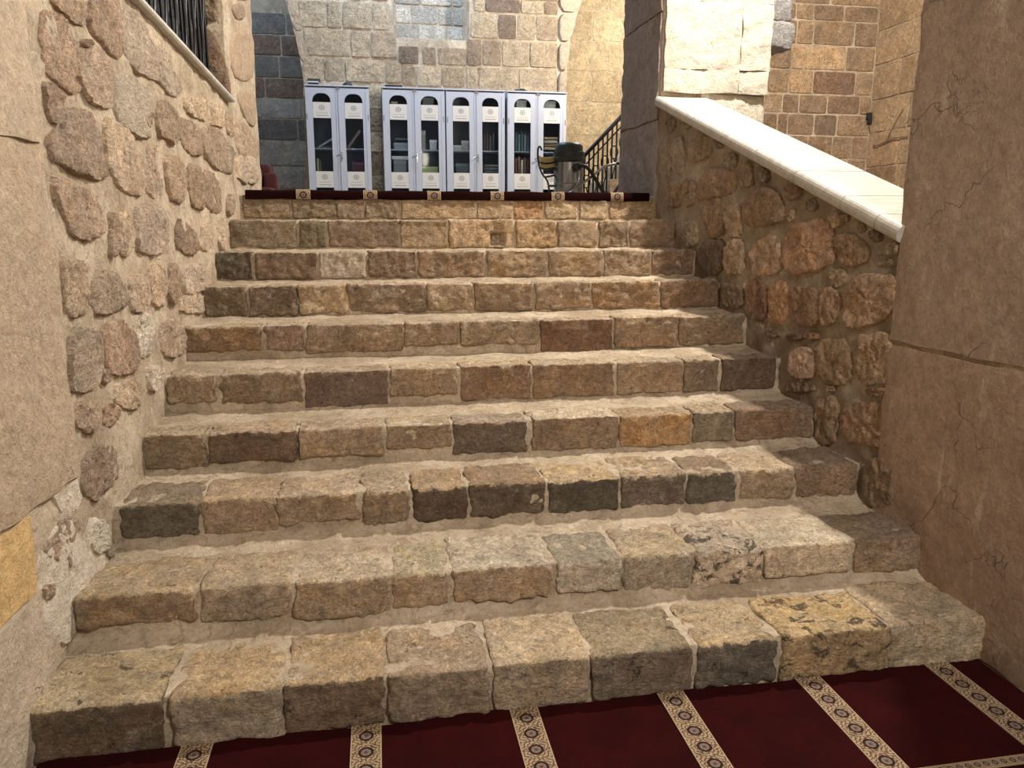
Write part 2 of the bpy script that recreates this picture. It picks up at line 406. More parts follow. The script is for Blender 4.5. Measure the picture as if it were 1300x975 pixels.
# a stone set in a wall face: outline (u, v) on the wall, bulging out of the mortar
def face_stone(name, pts, f3, parent, proud=.022, back=.05, amp=.008, soft=2, n=26, seed=0.0, mat=None, jit=.03, flat=.85):
    pts = [Vector((p[0], p[1])) for p in pts]
    for _ in range(soft):
        q = []
        for i, p in enumerate(pts):
            nx = pts[(i+1) % len(pts)]; q += [p*.78+nx*.22, p*.22+nx*.78]
        pts = q
    L = [0.0]
    for i in range(len(pts)): L.append(L[-1]+(pts[(i+1) % len(pts)]-pts[i]).length)
    ring = []; j = 0
    for i in range(n):
        s = L[-1]*i/n
        while L[j+1] < s: j += 1
        t = (s-L[j])/max(1e-9, L[j+1]-L[j]); ring.append(pts[j].lerp(pts[(j+1) % len(pts)], t))
    c = sum(ring, Vector((0, 0)))/n
    size = sum((p-c).length for p in ring)/n
    ring = [c+(p-c)*(1+jit*noise.noise(Vector((p.x*14+seed, p.y*14, seed)))+jit*.9*noise.noise(Vector((p.x*42, p.y*42, seed)))) for p in ring]
    O = f3(c.x, c.y, 0); bm = bmesh.new(); rings = []
    prof = [(1.0, -back), (1.0, 0.0), (.975, proud*.55), (1-(1-flat)*.6, proud*.88), (flat-.14, proud*1.0), (.68, proud*1.01), (.58, proud*1.03), (.48, proud*1.04), (.38, proud*1.05), (.28, proud*1.06), (.18, proud*1.06), (.09, proud*1.06)]
    for s, d in prof:
        rr = []
        for p in ring:
            e = c+(p-c)*s
            dd = d
            if d > 0: dd += amp*(nz((e.x, e.y, seed), 7)+.9*nz((e.x, e.y, seed+5), 19)+.8*nz((e.x, e.y, seed+5), 40)+.5*nz((e.x, e.y, seed), 75))*min(1, d/proud)
            rr.append(bm.verts.new(f3(e.x, e.y, dd)-O))
        rings.append(rr)
    for a in range(len(rings)-1):
        for i in range(n): bm.faces.new((rings[a][i], rings[a][(i+1) % n], rings[a+1][(i+1) % n], rings[a+1][i]))
    cv = bm.verts.new(f3(c.x, c.y, proud*1.08)-O)
    for i in range(n): bm.faces.new((rings[-1][i], rings[-1][(i+1) % n], cv))
    bm.faces.new(rings[0][::-1])
    return from_bm(name, bm, mat or M['stone'], parent, O, True)

# wall body: front face is an uneven grid, the rest a plain box behind it
def wall_body(name, u0, u1, v0, v1, f3, thick, mat, step=.06, amp=.006, top=None, label=None, seed=0.0):
    nu = max(2, int((u1-u0)/step)); nv = max(2, int((v1-v0)/step)); bm = bmesh.new(); G = []
    for i in range(nu+1):
        row = []; u = u0+(u1-u0)*i/nu; vt = top(u) if top else v1
        for j in range(nv+1):
            v = v0+(vt-v0)*j/nv
            d = amp*(nz((u, v, seed), 4)+.8*nz((u, v, seed), 11)+.6*nz((u, v, seed), 28))
            row.append(bm.verts.new(f3(u, v, d)))
        G.append(row)
    B = [[bm.verts.new(f3(u0+(u1-u0)*i, v0 if j == 0 else ((top(u0+(u1-u0)*i)) if top else v1), -thick)) for j in (0, 1)] for i in (0, 1)]
    for i in range(nu):
        for j in range(nv): bm.faces.new((G[i][j], G[i+1][j], G[i+1][j+1], G[i][j+1]))
    def fan(edge, a, b): bm.faces.new(edge+[b, a])
    fan([G[0][j] for j in range(nv+1)], B[0][0], B[0][1])
    fan([G[nu][j] for j in range(nv+1)], B[1][0], B[1][1])
    fan([G[i][0] for i in range(nu+1)], B[0][0], B[1][0])
    fan([G[i][nv] for i in range(nu+1)], B[0][1], B[1][1])
    bm.faces.new((B[0][0], B[0][1], B[1][1], B[1][0]))
    o = from_bm(name, bm, mat, None, None, True)
    # keep the box sides crisp
    return struct(o, label)

def courses(rows, f3, parent, amp=.006, proud=.014, seed=0, gap=.008, soft=1, mat=None, jit=.012):
    """rows: (v0, v1, [(u0, u1, colour, worn, lime)...])"""
    for ri, (v0, v1, ss) in enumerate(rows):
        for si, (u0, u1, colr, lime) in enumerate(ss):
            a, b, c_, d_ = u0+gap, u1-gap, v0+gap, v1-gap
            if b-a < .01: continue
            e = min(.010, (b-a)*.08, (d_-c_)*.08)
            pts = [(a+e, c_), (b-e, c_), (b, c_+e), (b, d_-e), (b-e, d_), (a+e, d_), (a, d_-e), (a, c_+e)]
            o = face_stone('stone', pts, f3, parent, proud=proud*random.uniform(.7, 1.3), amp=amp, soft=soft,
                           n=44, seed=seed+ri*3.1+si*1.7, jit=jit, flat=.975, mat=mat)
            paint(o, colr, colr, lime)
def auto_course(u0, u1, v0, v1, wmin, wmax, cols, k=1.0):
    out = []; u = u0
    while u < u1-1e-4:
        w = random.uniform(wmin, wmax)
        if u1-(u+w) < wmin*.7: w = u1-u
        out.append((u, min(u+w, u1), tone(random.choice(cols), k*random.uniform(.88, 1.1)), random.uniform(-.2, .25))); u += w
    return (v0, v1, out)

# ================================================================== STAIRCASE
KF, KT = 1.36, 1.0      # photographed tone -> stone colour (riser faces / treads)
# per step from the bottom: joints along the riser (picture x), then per stone: face tone, tread tone, mortar share under it; right-end stones have the wall's shade in their tones
ROWS = [
 ([33, 211, 360, 492, 623, 749, 881, 990, 1128, 1257],
  [((110, 88, 62), (188, 162, 118), 0, .25), ((165, 145, 118), (198, 164, 114), 0, 0), ((122, 98, 72), (192, 158, 110), 0, .1),
   ((150, 125, 98), (180, 152, 116), 0, .15), ((165, 140, 110), (204, 175, 134), 0, 0), ((126, 107, 84), (168, 145, 108), 0, 0),
   ((112, 98, 82), (198, 168, 122), 0, .1), ((168, 136, 90), (204, 168, 108), 0, 0), ((178, 153, 118), (198, 170, 132), 0, .1)], .31),
 ([92, 252, 372, 498, 572, 703, 791, 881, 968, 1082, 1170],
  [((150, 120, 85), (192, 162, 118), .3, .2), ((165, 140, 112), (186, 160, 122), .22, .1), ((165, 138, 105), (196, 171, 136), .14, 0),
   ((165, 135, 100), (190, 170, 130), .2, .3), ((170, 140, 105), (198, 178, 148), .2, 0), ((186, 166, 143), (160, 145, 120), .22, 0),
   ((160, 140, 115), (187, 162, 124), .08, 0), ((204, 178, 148), (196, 172, 142), .08, .3), ((196, 171, 136), (202, 180, 147), .2, .1),
   ((150, 122, 92), (150, 125, 95), .12, 0)], .30),
 ([150, 254, 352, 458, 522, 594, 695, 787, 873, 936, 1008, 1089],
  [((103, 91, 72), (150, 128, 98), .14, .1), ((160, 132, 100), (192, 160, 120), .1, 0), ((158, 130, 98), (197, 167, 130), .28, 0),
   ((145, 120, 92), (182, 157, 122), .15, 0), ((93, 74, 54), (182, 148, 104), .16, .15), ((99, 81, 62), (168, 134, 96), .14, .15),
   ((90, 79, 62), (204, 170, 120), .14, .1), ((110, 93, 76), (187, 157, 120), .14, .3), ((99, 88, 73), (162, 134, 102), .12, .1),
   ((160, 132, 98), (197, 167, 127), .12, .2), ((142, 112, 84), (148, 120, 92), .1, 0)], .27),
 ([177, 263, 378, 488, 575, 673, 785, 878, 933, 1034],
  [((140, 115, 85), (186, 160, 124), .14, 0), ((118, 91, 67), (186, 156, 118), .22, .1), ((166, 139, 106), (192, 164, 128), .26, 0),
   ((160, 132, 100), (190, 164, 126), .36, 0), ((110, 91, 72), (172, 148, 120), .12, 0), ((150, 121, 90), (208, 183, 148), .1, .1),
   ((178, 133, 77), (184, 152, 112), .1, 0), ((124, 107, 85), (188, 160, 122), .12, .35), ((138, 106, 78), (150, 122, 94), .12, 0)], .17),
 ([210, 278, 385, 494, 582, 676, 781, 867, 913, 985],
  [((160, 132, 98), (190, 164, 126), .3, 0), ((145, 118, 88), (188, 162, 124), .22, 0), ((119, 94, 75), (182, 154, 118), .06, .1),
   ((162, 132, 95), (190, 164, 126), .28, .1), ((145, 112, 80), (190, 160, 120), .08, .1), ((146, 113, 76), (190, 162, 124), .06, 0),
   ((160, 130, 95), (192, 166, 128), .1, .2), ((135, 112, 88), (190, 162, 126), .1, 0), ((104, 80, 58), (150, 122, 92), .1, .15)], .15),
 ([232, 335, 387, 513, 585, 685.5, 779.5, 861.5, 947],
  [((150, 115, 75), (184, 158, 120), .28, 0), ((146, 116, 92), (186, 160, 124), .26, .2), ((150, 122, 90), (188, 160, 122), .14, 0),
   ((150, 122, 92), (186, 158, 122), .3, .1), ((156, 129, 96), (188, 162, 124), .28, 0), ((124, 88, 60), (184, 154, 116), 0, .1),
   ((150, 120, 88), (190, 164, 126), .06, 0), ((140, 112, 82), (180, 152, 116), .08, 0)], .13),
 ([257, 315, 377, 442, 542, 601, 677, 750.5, 838.5, 915],
  [((114, 94, 69), (180, 152, 116), .06, .2), ((121, 99, 76), (182, 154, 118), .06, .15), ((176, 146, 106), (190, 162, 126), .08, .1),
   ((135, 110, 82), (186, 158, 122), .1, .25), ((160, 132, 98), (190, 164, 126), .1, .25), ((140, 112, 80), (186, 160, 122), .06, 0),
   ((156, 126, 93), (190, 164, 126), .08, .2), ((146, 111, 71), (184, 158, 120), .06, 0), ((122, 92, 62), (160, 132, 100), .06, .1)], .12),
 ([270, 322, 403, 466, 531, 617, 696, 765, 826, 882],
  [((90, 78, 58), (170, 144, 110), .04, 0), ((120, 95, 70), (180, 152, 116), .06, 0), ((166, 147, 124), (186, 162, 128), .06, .6),
   ((125, 100, 75), (180, 152, 116), .06, .1), ((140, 110, 78), (184, 156, 120), .06, 0), ((150, 120, 85), (186, 158, 122), .06, .1),
   ((146, 116, 81), (186, 158, 122), .04, .1), ((150, 123, 92), (188, 160, 124), .04, .2), ((128, 99, 74), (160, 132, 100), .06, 0)], .11),
 ([291, 378, 415.6, 507.7, 569, 653, 707.5, 759, 799, 859],
  [((125, 105, 78), (178, 150, 114), .06, .15), ((110, 95, 68), (174, 148, 112), .06, 0), ((125, 100, 75), (178, 152, 114), .06, .05),
   ((150, 122, 85), (184, 156, 120), .05, .2), ((166, 133, 93), (188, 160, 124), .04, .1), ((160, 126, 83), (186, 158, 120), .04, 0),
   ((150, 121, 86), (186, 158, 122), .04, .1), ((130, 105, 75), (184, 156, 120), .04, .1), ((138, 110, 81), (170, 142, 108), .04, .1)], .10),
 ([307, 368, 427, 463, 509, 604, 652, 690, 733.6, 772, 839],
  [((135, 110, 80), (180, 154, 118), .08, 0), ((130, 108, 80), (180, 154, 118), .08, 0), ((140, 115, 88), (180, 154, 118), .06, 0),
   ((130, 108, 82), (180, 154, 118), .08, .1), ((160, 130, 92), (184, 158, 120), .06, .1), ((158, 128, 92), (184, 158, 120), .06, 0),
   ((162, 116, 66), (184, 158, 120), .04, 0), ((166, 139, 101), (184, 158, 120), .06, .2), ((160, 132, 95), (184, 158, 120), .06, .1),
   ((158, 128, 90), (184, 158, 120), .06, .1)], .10)]

stair = thing('stone_staircase', 'wide staircase of ten old hewn limestone steps between two stone walls', 'staircase', (.45, 0, 0))
SOCK = atY(632, 304, SY[8])
def step_body(k):
    """lime mortar bed of one step: uneven riser, tread and the fillet running up under the next riser"""
    y0 = SY[k]; y1 = SY[k+1] if k < 9 else SY[9]+.40
    z0 = SZ[k-1]-.03 if k else 0.0; z1 = SZ[k]; e = .009; hi = min(1, max(0, (k-1)/3))
    prof = [(y0+e, z0), (y0+e, z0+(z1-z0)*.5), (y0+e, z1-.028), (y0+e+.01, z1-.007), (y0+.05, z1-.005),
            (y0+(y1-y0)*.45, z1-.008), (y1-.10, z1-.006), (y1-.05, z1+.002-.005*hi), (y1-.018, z1+.016-.014*hi), (y1+.004, z1+.040-.034*hi), (y1+.05, z1+.045-.034*hi)]
    if k == 8: prof[1:2] = [(y0+e, z0+(z1-z0)*q) for q in (.25, .36, .47, .58, .69, .8)]
    if k == 9: prof = prof[:7]+[(y1, z1-.006)]
    prof += [(y1+.05 if k < 9 else y1, z0)]
    a, b = xl(y0)-.06, xr(y0)+.06; n = 96; bm = bmesh.new(); rows = []
    for i in range(n+1):
        x = a+(b-a)*i/n; r = []
        for j, (y, z) in enumerate(prof):
            p = Vector((x, y, z))
            if 0 < j < len(prof)-1:
                am = .006 if j < 7 else .011
                p.y += am*(nz(p, 5, k)+.7*nz(p, 14, k)); p.z += am*.8*(nz(p, 6, k+20)+.6*nz(p, 17, k))
            if k == 8 and 0 < j < 7 and abs(x-SOCK.x) < .05 and abs(p.z-SOCK.z) < .05: p.y += .075
            r.append(bm.verts.new(p-Vector((.45, 0, 0))))
        rows.append(r)
    m = len(prof)
    for i in range(n):
        for j in range(m): bm.faces.new((rows[i][j], rows[i+1][j], rows[i+1][(j+1) % m], rows[i][(j+1) % m]))
    bm.faces.new(rows[0]); bm.faces.new(rows[-1][::-1])
    return from_bm('step', bm, M['mortar'], stair, None, True)
for k, (js, ss, depth) in enumerate(ROWS):
    body = step_body(k)
    zb0 = SZ[k-1] if k else 0.0; zt = SZ[k]; y0 = SY[k]
    xs = []
    for i, j in enumerate(js):
        # joint position: follow the riser plane at the picture height of its middle
        t = (j-js[0])/(js[-1]-js[0]); x = xl(y0)+(xr(y0)-xl(y0))*t
        for _ in range(6):
            p = Vector((x, y0, (zb0+zt)/2)); d = p-CAM; z = d.dot(_fw); px = IMG_W/2+FPX*d.dot(_ri)/z
            x += (j-px)*z/FPX
        xs.append(x)
    for i, (f, w, share, lime) in enumerate(ss):
        gap = .006 if k < 3 else .0075
        g0, g1 = random.uniform(.6, 1.5)*gap, random.uniform(.6, 1.5)*gap
        d = depth*random.uniform(.88, 1.06)
        o = hewn_block('stone', xs[i]+g0, xs[i+1]-g1, y0+random.uniform(-.012, -.002), y0+d, zb0+(zt-zb0)*share+(.004 if share else 0), zt+random.uniform(-.001, .005),
                       body, r=random.uniform(.012, .020) if k < 3 else random.uniform(.006, .011), amp=random.uniform(.008, .012), seed=k*7.3+i*2.1,
                       cuts=(30, 12 if k < 4 else 6, 14))
        o.location -= Vector((.45, 0, 0))
        paint(o, tone(f, KF), tone(w, KT), lime)
        o['stain'] = {(0, 0): .35, (0, 2): .3, (0, 5): .3, (0, 6): .4, (0, 7): .62, (1, 7): .66, (1, 0): .25, (2, 6): .25, (3, 5): .3, (3, 7): .35, (4, 8): .3}.get((k, i), 0.0)
        if k == 8 and i == 4:      # square socket cut in this stone's face
            hc = atY(632, 304, y0)
            for v in o.data.vertices:
                wv = v.co+o.location+Vector((.45, 0, 0))
                if abs(wv.x-hc.x) < .048 and abs(wv.z-hc.z) < .045 and wv.y < y0+.03: v.co.y += .085

# ================================================================== LEFT WALL (rubble) with traced stones
def fL(u, v, d): return Vector((xl(u)+d, u, v))
def fR(u, v, d): return Vector((xr(u)-d, u, v))
def topL(u): return 2.515-(u-1.512)*.0960
wl = wall_body('wall_left', -.25, 4.15, -.02, 2.4, fL, .9, M['mortar'], .04, .012, top=topL,
               label='rough rubble stone wall with wide pale mortar joints beside the stairs')
CROP = dict(A=(30, 0, 6.094), B=(150, 0, 5.417), C=(50, 140, 6.094), D=(180, 120, 6.094), E=(60, 290, 6.094), F=(170, 250, 6.5),
            G=(70, 430, 6.094), H=(20, 570, 4.875), RA=(835, 125, 6.094), RB=(970, 190, 5.417), RC=(860, 270, 6.094),
            RD=(980, 350, 5.417), RE=(1000, 490, 5.417))
def pic(crop, pts):
    ox, oy, s = CROP[crop]; return [(ox+x/s, oy+y/s) for x, y in pts]
def grow(uv, f):
    cu, cv = sum(u for u, v in uv)/len(uv), sum(v for u, v in uv)/len(uv)
    return [(cu+(u-cu)*f, cv+(v-cv)*f) for u, v in uv]
LEFT = [
 ('A', [(120,95),(250,115),(310,170),(350,280),(400,380),(440,600),(420,690),(350,720),(270,650),(140,540),(115,300)], (165,130,98), .1),
 ('A', [(200,-60),(470,-60),(460,150),(445,190),(390,190),(300,110),(210,30)], (165,132,98), 0),
 ('A', [(490,-60),(720,-60),(760,200),(745,400),(715,455),(640,390),(570,300),(500,200)], (155,122,92), 0),
 ('B', [(30,80),(150,110),(200,290),(320,360),(325,470),(380,520),(420,600),(390,665),(330,640),(270,560),(180,520),(110,490),(50,420),(15,300)], (165,140,115), .45),
 ('A', [(430,370),(520,350),(600,430),(660,560),(670,750),(640,820),(560,830),(470,740),(420,600),(405,480)], (170,138,108), 0),
 ('A', [(425,330),(455,298),(490,310),(470,350),(440,375)], (140,110,80), 0),
 ('A', [(690,600),(760,570),(860,640),(960,730),(960,880),(940,1000),(960,1060),(860,1040),(740,960),(700,870),(680,720)], (172,150,128), .7),
 ('A', [(130,640),(210,650),(285,720),(270,850),(235,950),(190,930),(150,800)], (150,118,88), 0),
 ('C', [(165,0),(350,0),(380,100),(450,220),(490,400),(490,500),(440,530),(330,500),(240,455),(150,430),(75,340),(75,220),(110,150),(160,150)], (150,122,95), .05),
 ('C', [(110,525),(180,540),(320,610),(400,660),(450,790),(465,900),(440,950),(330,1010),(230,950),(190,860),(130,720),(100,600)], (165,132,100), .1),
 ('C', [(480,60),(600,110),(700,190),(740,330),(790,460),(790,600),(740,655),(650,620),(570,560),(500,400),(480,250)], (182,150,114), .2),
 ('C', [(830,270),(880,300),(900,460),(940,570),(930,690),(870,680),(820,600),(805,450)], (165,135,105), 0),
 ('E', [(470,-120),(520,-100),(530,90),(510,210),(470,215),(465,60)], (155,125,95), 0),
 ('E', [(540,-100),(640,-150),(660,60),(610,210),(560,190),(540,100)], (175,145,110), 0),
 ('F', [(0,60),(230,90),(255,280),(240,400),(190,470),(60,470),(10,440),(-10,250)], (165,138,112), .35),
 ('D', [(110,40),(190,60),(260,150),(280,300),(240,380),(180,340),(110,290),(95,150)], (150,122,90), 0),
 ('D', [(15,150),(60,140),(60,250),(30,260)], (150,120,90), 0),
 ('D', [(270,180),(400,220),(470,300),(490,400),(450,470),(370,465),(300,400),(260,300)], (150,120,90), 0),
 ('D', [(450,270),(550,250),(660,360),(700,450),(680,610),(620,600),(540,550),(480,450)], (152,124,94), .1),
 ('D', [(170,480),(290,490),(320,620),(310,830),(230,830),(190,700)], (160,128,94), 0),
 ('D', [(340,550),(430,560),(450,680),(470,860),(440,890),(370,850),(340,700)], (148,118,86), 0),
 ('D', [(480,590),(540,610),(600,720),(605,900),(570,920),(490,870),(465,700)], (150,120,88), 0),
 ('D', [(700,180),(780,220),(890,380),(890,480),(760,470),(720,370)], (170,138,104), .1),
 ('D', [(660,770),(710,790),(700,930),(650,930)], (160,130,100), 0),
 ('D', [(310,10),(480,30),(480,200),(440,200),(320,120)], (182,150,112), .1),
 ('D', [(500,40),(620,90),(630,260),(500,220)], (180,148,112), 0),
 ('D', [(640,130),(690,180),(700,330),(650,300)], (160,130,98), 0),
 ('D', [(720,470),(880,490),(895,690),(740,680)], (182,152,118), .2),
 ('F', [(345,190),(430,210),(520,340),(530,400),(480,480),(400,460),(345,400)], (140,108,80), 0),
 ('F', [(555,220),(620,220),(650,330),(580,450),(545,400)], (175,145,112), .2),
 ('F', [(680,180),(760,190),(760,440),(690,420)], (178,148,116), .1),
 ('F', [(270,560),(320,550),(345,640),(345,860),(300,890),(250,760)], (150,118,88), 0),
 ('F', [(100,570),(240,570),(240,720),(230,900),(140,900),(100,720)], (178,145,110), .1),
 ('F', [(390,560),(600,560),(620,720),(520,780),(400,820)], (180,152,122), .3),
 ('F', [(380,820),(560,790),(570,960),(390,960)], (178,150,118), .2),
 ('E', [(100,230),(160,240),(250,260),(290,360),(300,560),(270,660),(150,680),(100,400)], (172,142,108), .1),
 ('E', [(330,400),(400,320),(520,340),(590,470),(600,590),(480,650),(360,660),(310,560)], (152,126,98), 0),
 ('E', [(620,380),(740,350),(760,540),(720,640),(640,650),(610,560)], (172,142,110), 0),
 ('G', [(110,-60),(290,-80),(320,60),(320,200),(290,360),(200,410),(120,400),(95,200)], (158,132,105), .25),
 ('G', [(340,-60),(440,-130),(540,-130),(600,0),(630,220),(560,260),(430,280),(370,150),(340,0)], (158,122,90), 0),
 ('E', [(610,690),(770,660),(830,720),(800,900),(760,990),(690,990),(660,850)], (222,203,174), .4),
 ('E', [(850,750),(975,700),(1060,800),(1050,950),(980,990),(900,990),(860,900)], (165,135,105), .1),
 ('G', [(320,230),(380,250),(395,330),(350,350)], (150,118,88), 0),
 ('G', [(500,330),(620,310),(650,420),(620,540),(510,545),(440,480),(440,400)], (178,146,110), .2),
 ('G', [(150,500),(240,470),(325,510),(320,640),(290,720),(210,730),(140,660)], (160,130,98), 0),
 ('G', [(360,500),(480,520),(470,610),(400,690),(350,650)], (160,122,90), 0),
 ('G', [(710,200),(790,220),(790,370),(720,410),(690,330)], (192,170,142), .3),
 ('H', [(420,50),(500,-20),(610,0),(630,140),(600,200),(530,260),(470,330),(410,270),(400,180)], (145,116,88), 0),
 ('H', [(260,440),(400,420),(400,540),(330,730),(310,720),(300,640),(230,700),(170,630),(180,590),(250,520)], (155,125,98), .3),
 ('H', [(455,480),(540,430),(570,520),(530,640),(480,650),(450,570)], (222,203,174), .3),
 ('H', [(540,610),(590,590),(600,660),(540,680)], (140,118,92), 0),
 ('H', [(150,850),(230,830),(225,900),(170,940)], (165,135,105), .1)]
for i, (cr, pts, c, lime) in enumerate(LEFT):
    uv = [(onL(*q).y, onL(*q).z) for q in pic(cr, pts)]
    if max(v for u, v in uv) > 2.9: uv = [(u, min(v, topL(u)-.05)) for u, v in uv]
    uv = grow(uv, 1.09)
    o = face_stone('stone', uv, fL, wl, proud=random.uniform(.010, .024), amp=.011, soft=1, n=60, seed=i*1.9, jit=.075, flat=.93)
    kk = 1.05 if c[0] > 200 else 1.5
    paint(o, tone(c, kk, .62), tone(c, kk, .62), lime+.14)

for i, q in enumerate([[(46, 700), (72, 664), (100, 650), (132, 662), (138, 700), (126, 748), (104, 800), (70, 832), (48, 800)], [(60, 560+60), (96, 600), (104, 640), (80, 660)]]):
    o = face_stone('plaster_patch', [(onL(*p).y, onL(*p).z) for p in q], fL, wl, proud=.006, amp=.006, soft=1, n=44, seed=400+i, jit=.08, flat=.95, mat=M['plaster'])
    paint(o, tone((226, 208, 182), .95), None, 0); o['label'] = 'whitish plaster patch'
# ================================================================== RIGHT WALL under the marble coping
def topR(u): return 1.585-.035+(u-.674)*(2.466-1.585)/(3.337-.674)
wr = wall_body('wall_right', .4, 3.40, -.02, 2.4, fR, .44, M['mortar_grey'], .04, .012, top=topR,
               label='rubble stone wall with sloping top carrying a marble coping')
RIGHT = [
 ('RA', [(75,155),(150,160),(150,220),(100,270),(70,220)], (112,94,70)),
 ('RA', [(190,190),(260,190),(250,240),(210,240)], (120,102,78)),
 ('RA', [(50,330),(110,320),(110,580),(50,590),(30,450)], (128,108,84)),
 ('RA', [(120,320),(200,300),(210,570),(120,580)], (124,106,84)),
 ('RA', [(250,330),(400,290),(430,370),(400,440),(300,500),(250,450)], (124,102,74)),
 ('RA', [(440,310),(510,320),(510,380),(460,390)], (104,86,62)),
 ('RA', [(520,450),(600,420),(640,450),(620,530),(550,520)], (116,98,74)),
 ('RA', [(320,640),(440,540),(600,560),(620,690),(560,740),(400,770),(290,780)], (126,98,68)),
 ('RA', [(640,530),(720,490),(750,600),(740,660),(690,690),(640,660)], (122,98,70)),
 ('RA', [(770,540),(850,540),(870,640),(780,650)], (108,88,64)),
 ('RA', [(80,650),(190,640),(200,820),(90,850)], (118,94,66)),
 ('RA', [(210,640),(290,620),(300,780),(250,840),(215,820)], (122,96,68)),
 ('RC', [(220,-80),(300,-120),(365,-80),(370,80),(350,180),(225,180)], (120,94,64)),
 ('RC', [(50,80),(150,70),(175,160),(150,250),(80,260),(40,180)], (130,112,86)),
 ('RC', [(380,-50),(500,-60),(515,80),(500,170),(400,180)], (136,110,80)),
 ('RC', [(540,-60),(640,-190),(790,-170),(830,-40),(820,80),(540,100)], (122,94,62)),
 ('RC', [(180,260),(250,210),(360,220),(375,340),(340,470),(200,490),(160,380)], (92,74,54)),
 ('RC', [(390,220),(510,210),(520,460),(390,470)], (142,116,86)),
 ('RC', [(600,240),(760,170),(800,300),(800,460),(600,490),(580,360)], (150,118,84)),
 ('RC', [(355,560),(460,550),(520,600),(510,740),(360,740)], (116,94,66)),
 ('RC', [(550,560),(620,520),(690,560),(700,780),(640,830),(570,780)], (120,84,58)),
 ('RC', [(710,580),(810,530),(860,600),(860,820),(800,860),(720,820)], (154,112,66)),
 ('RC', [(690,890),(790,890),(800,960),(690,960)], (108,86,60)),
 ('RB', [(150,640),(200,510),(330,500),(380,470),(450,530),(480,640),(470,780),(330,830),(170,840),(140,720)], (152,114,78)),
 ('RB', [(510,590),(620,580),(720,650),(720,750),(640,800),(560,790),(510,720)], (140,108,76)),
 ('RB', [(150,250),(260,250),(260,330),(170,350)], (122,94,64)),
 ('RB', [(300,360),(360,330),(380,400),(340,430),(300,410)], (112,92,66)),
 ('RB', [(180,430),(220,410),(220,480),(180,500)], (134,108,76)),
 ('RB', [(470,450),(530,430),(550,500),(500,545)], (140,114,82)),
 ('RB', [(556,448),(596,450),(588,494),(560,496)], (118,94,66)),
 ('RB', [(640,510),(700,510),(710,560),(660,575)], (122,102,76)),
 ('RB', [(730,560),(800,560),(820,620),(760,640)], (112,90,64)),
 ('RB', [(850,640),(940,640),(940,720),(860,720)], (124,104,78)),
 ('RB', [(790,710),(910,760),(900,800),(800,800)], (120,98,72)),
 ('RB', [(460,830),(550,820),(580,880),(540,940),(470,930)], (134,108,78)),
 ('RD', [(570,30),(650,0),(860,20),(860,180),(800,280),(700,330),(580,350),(525,330),(540,180)], (148,116,82)),
 ('RD', [(140,80),(330,90),(340,340),(160,340),(130,200)], (126,94,64)),
 ('RD', [(350,100),(430,80),(485,160),(480,240),(420,340),(350,330)], (138,106,74)),
 ('RD', [(120,400),(220,400),(220,445),(120,450)], (90,68,46)),
 ('RD', [(230,395),(320,390),(320,440),(240,440)], (130,98,68)),
 ('RD', [(130,540),(210,490),(300,530),(310,690),(150,700)], (156,126,104)),
 ('RD', [(330,450),(540,440),(555,740),(340,740)], (130,102,68)),
 ('RD', [(590,420),(740,400),(830,410),(830,740),(590,740)], (142,114,80)),
 ('RD', [(100,740),(300,730),(300,800),(120,800)], (116,92,66)),
 ('RD', [(400,760),(450,755),(445,800),(405,800)], (120,94,66)),
 ('RD', [(660,770),(840,770),(840,840),(660,820)], (124,92,60)),
 ('RE', [(210,100),(350,80),(350,370),(290,400),(210,370)], (134,108,80)),
 ('RE', [(380,150),(560,110),(720,140),(740,400),(560,410),(390,370)], (136,104,72)),
 ('RE', [(550,520),(740,490),(750,800),(640,830),(550,790)], (116,92,64))]
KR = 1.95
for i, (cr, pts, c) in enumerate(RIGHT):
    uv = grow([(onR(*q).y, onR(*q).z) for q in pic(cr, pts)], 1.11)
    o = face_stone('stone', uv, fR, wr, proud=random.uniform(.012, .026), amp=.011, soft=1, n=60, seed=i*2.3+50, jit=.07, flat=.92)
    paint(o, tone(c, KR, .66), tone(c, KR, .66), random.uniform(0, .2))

# marble coping: slabs with a rounded nose
cop = struct(bpy.data.objects.new('trim_1', None), 'sloping pale marble coping on top of the right stair wall'); COL.objects.link(cop)
sl = (2.466-1.585)/(3.337-.674); nrm = Vector((0, -sl, 1)).normalized(); tan = Vector((0, 1, sl)).normalized()
Lc = (Vector((0, 3.337, 2.466))-Vector((0, .62, 1.567))).length
cop.location = (xr(.62), .62, 1.567)
marks = [0, .16, .43, .86, 1.30, 1.74, 2.18, Lc+.02]
for a, b in zip(marks[:-1], marks[1:]):
    bm = bmesh.new(); w0, w1, t = -.045, .345, .07
    prof = [(w1, 0), (w1, -t)]+[(w0+.024-.024*math.sin(q), -t/2-.035*math.cos(q)) for q in [math.pi*j/8 for j in range(9)]]
    A = []; 
    for s in (a+.003, b-.003):
        y = s*tan.y
        off = xr(.62+y)-xr(.62)
        A.append([bm.verts.new(Vector((off+q, 0, 0))+tan*s+nrm*(h+.012)) for q, h in prof])
    n = len(prof)
    for j in range(n): bm.faces.new((A[0][j], A[1][j], A[1][(j+1) % n], A[0][(j+1) % n]))
    bm.faces.new(A[0]); bm.faces.new(A[1][::-1])
    from_bm('slab', bm, M['marble'], cop, None, False)

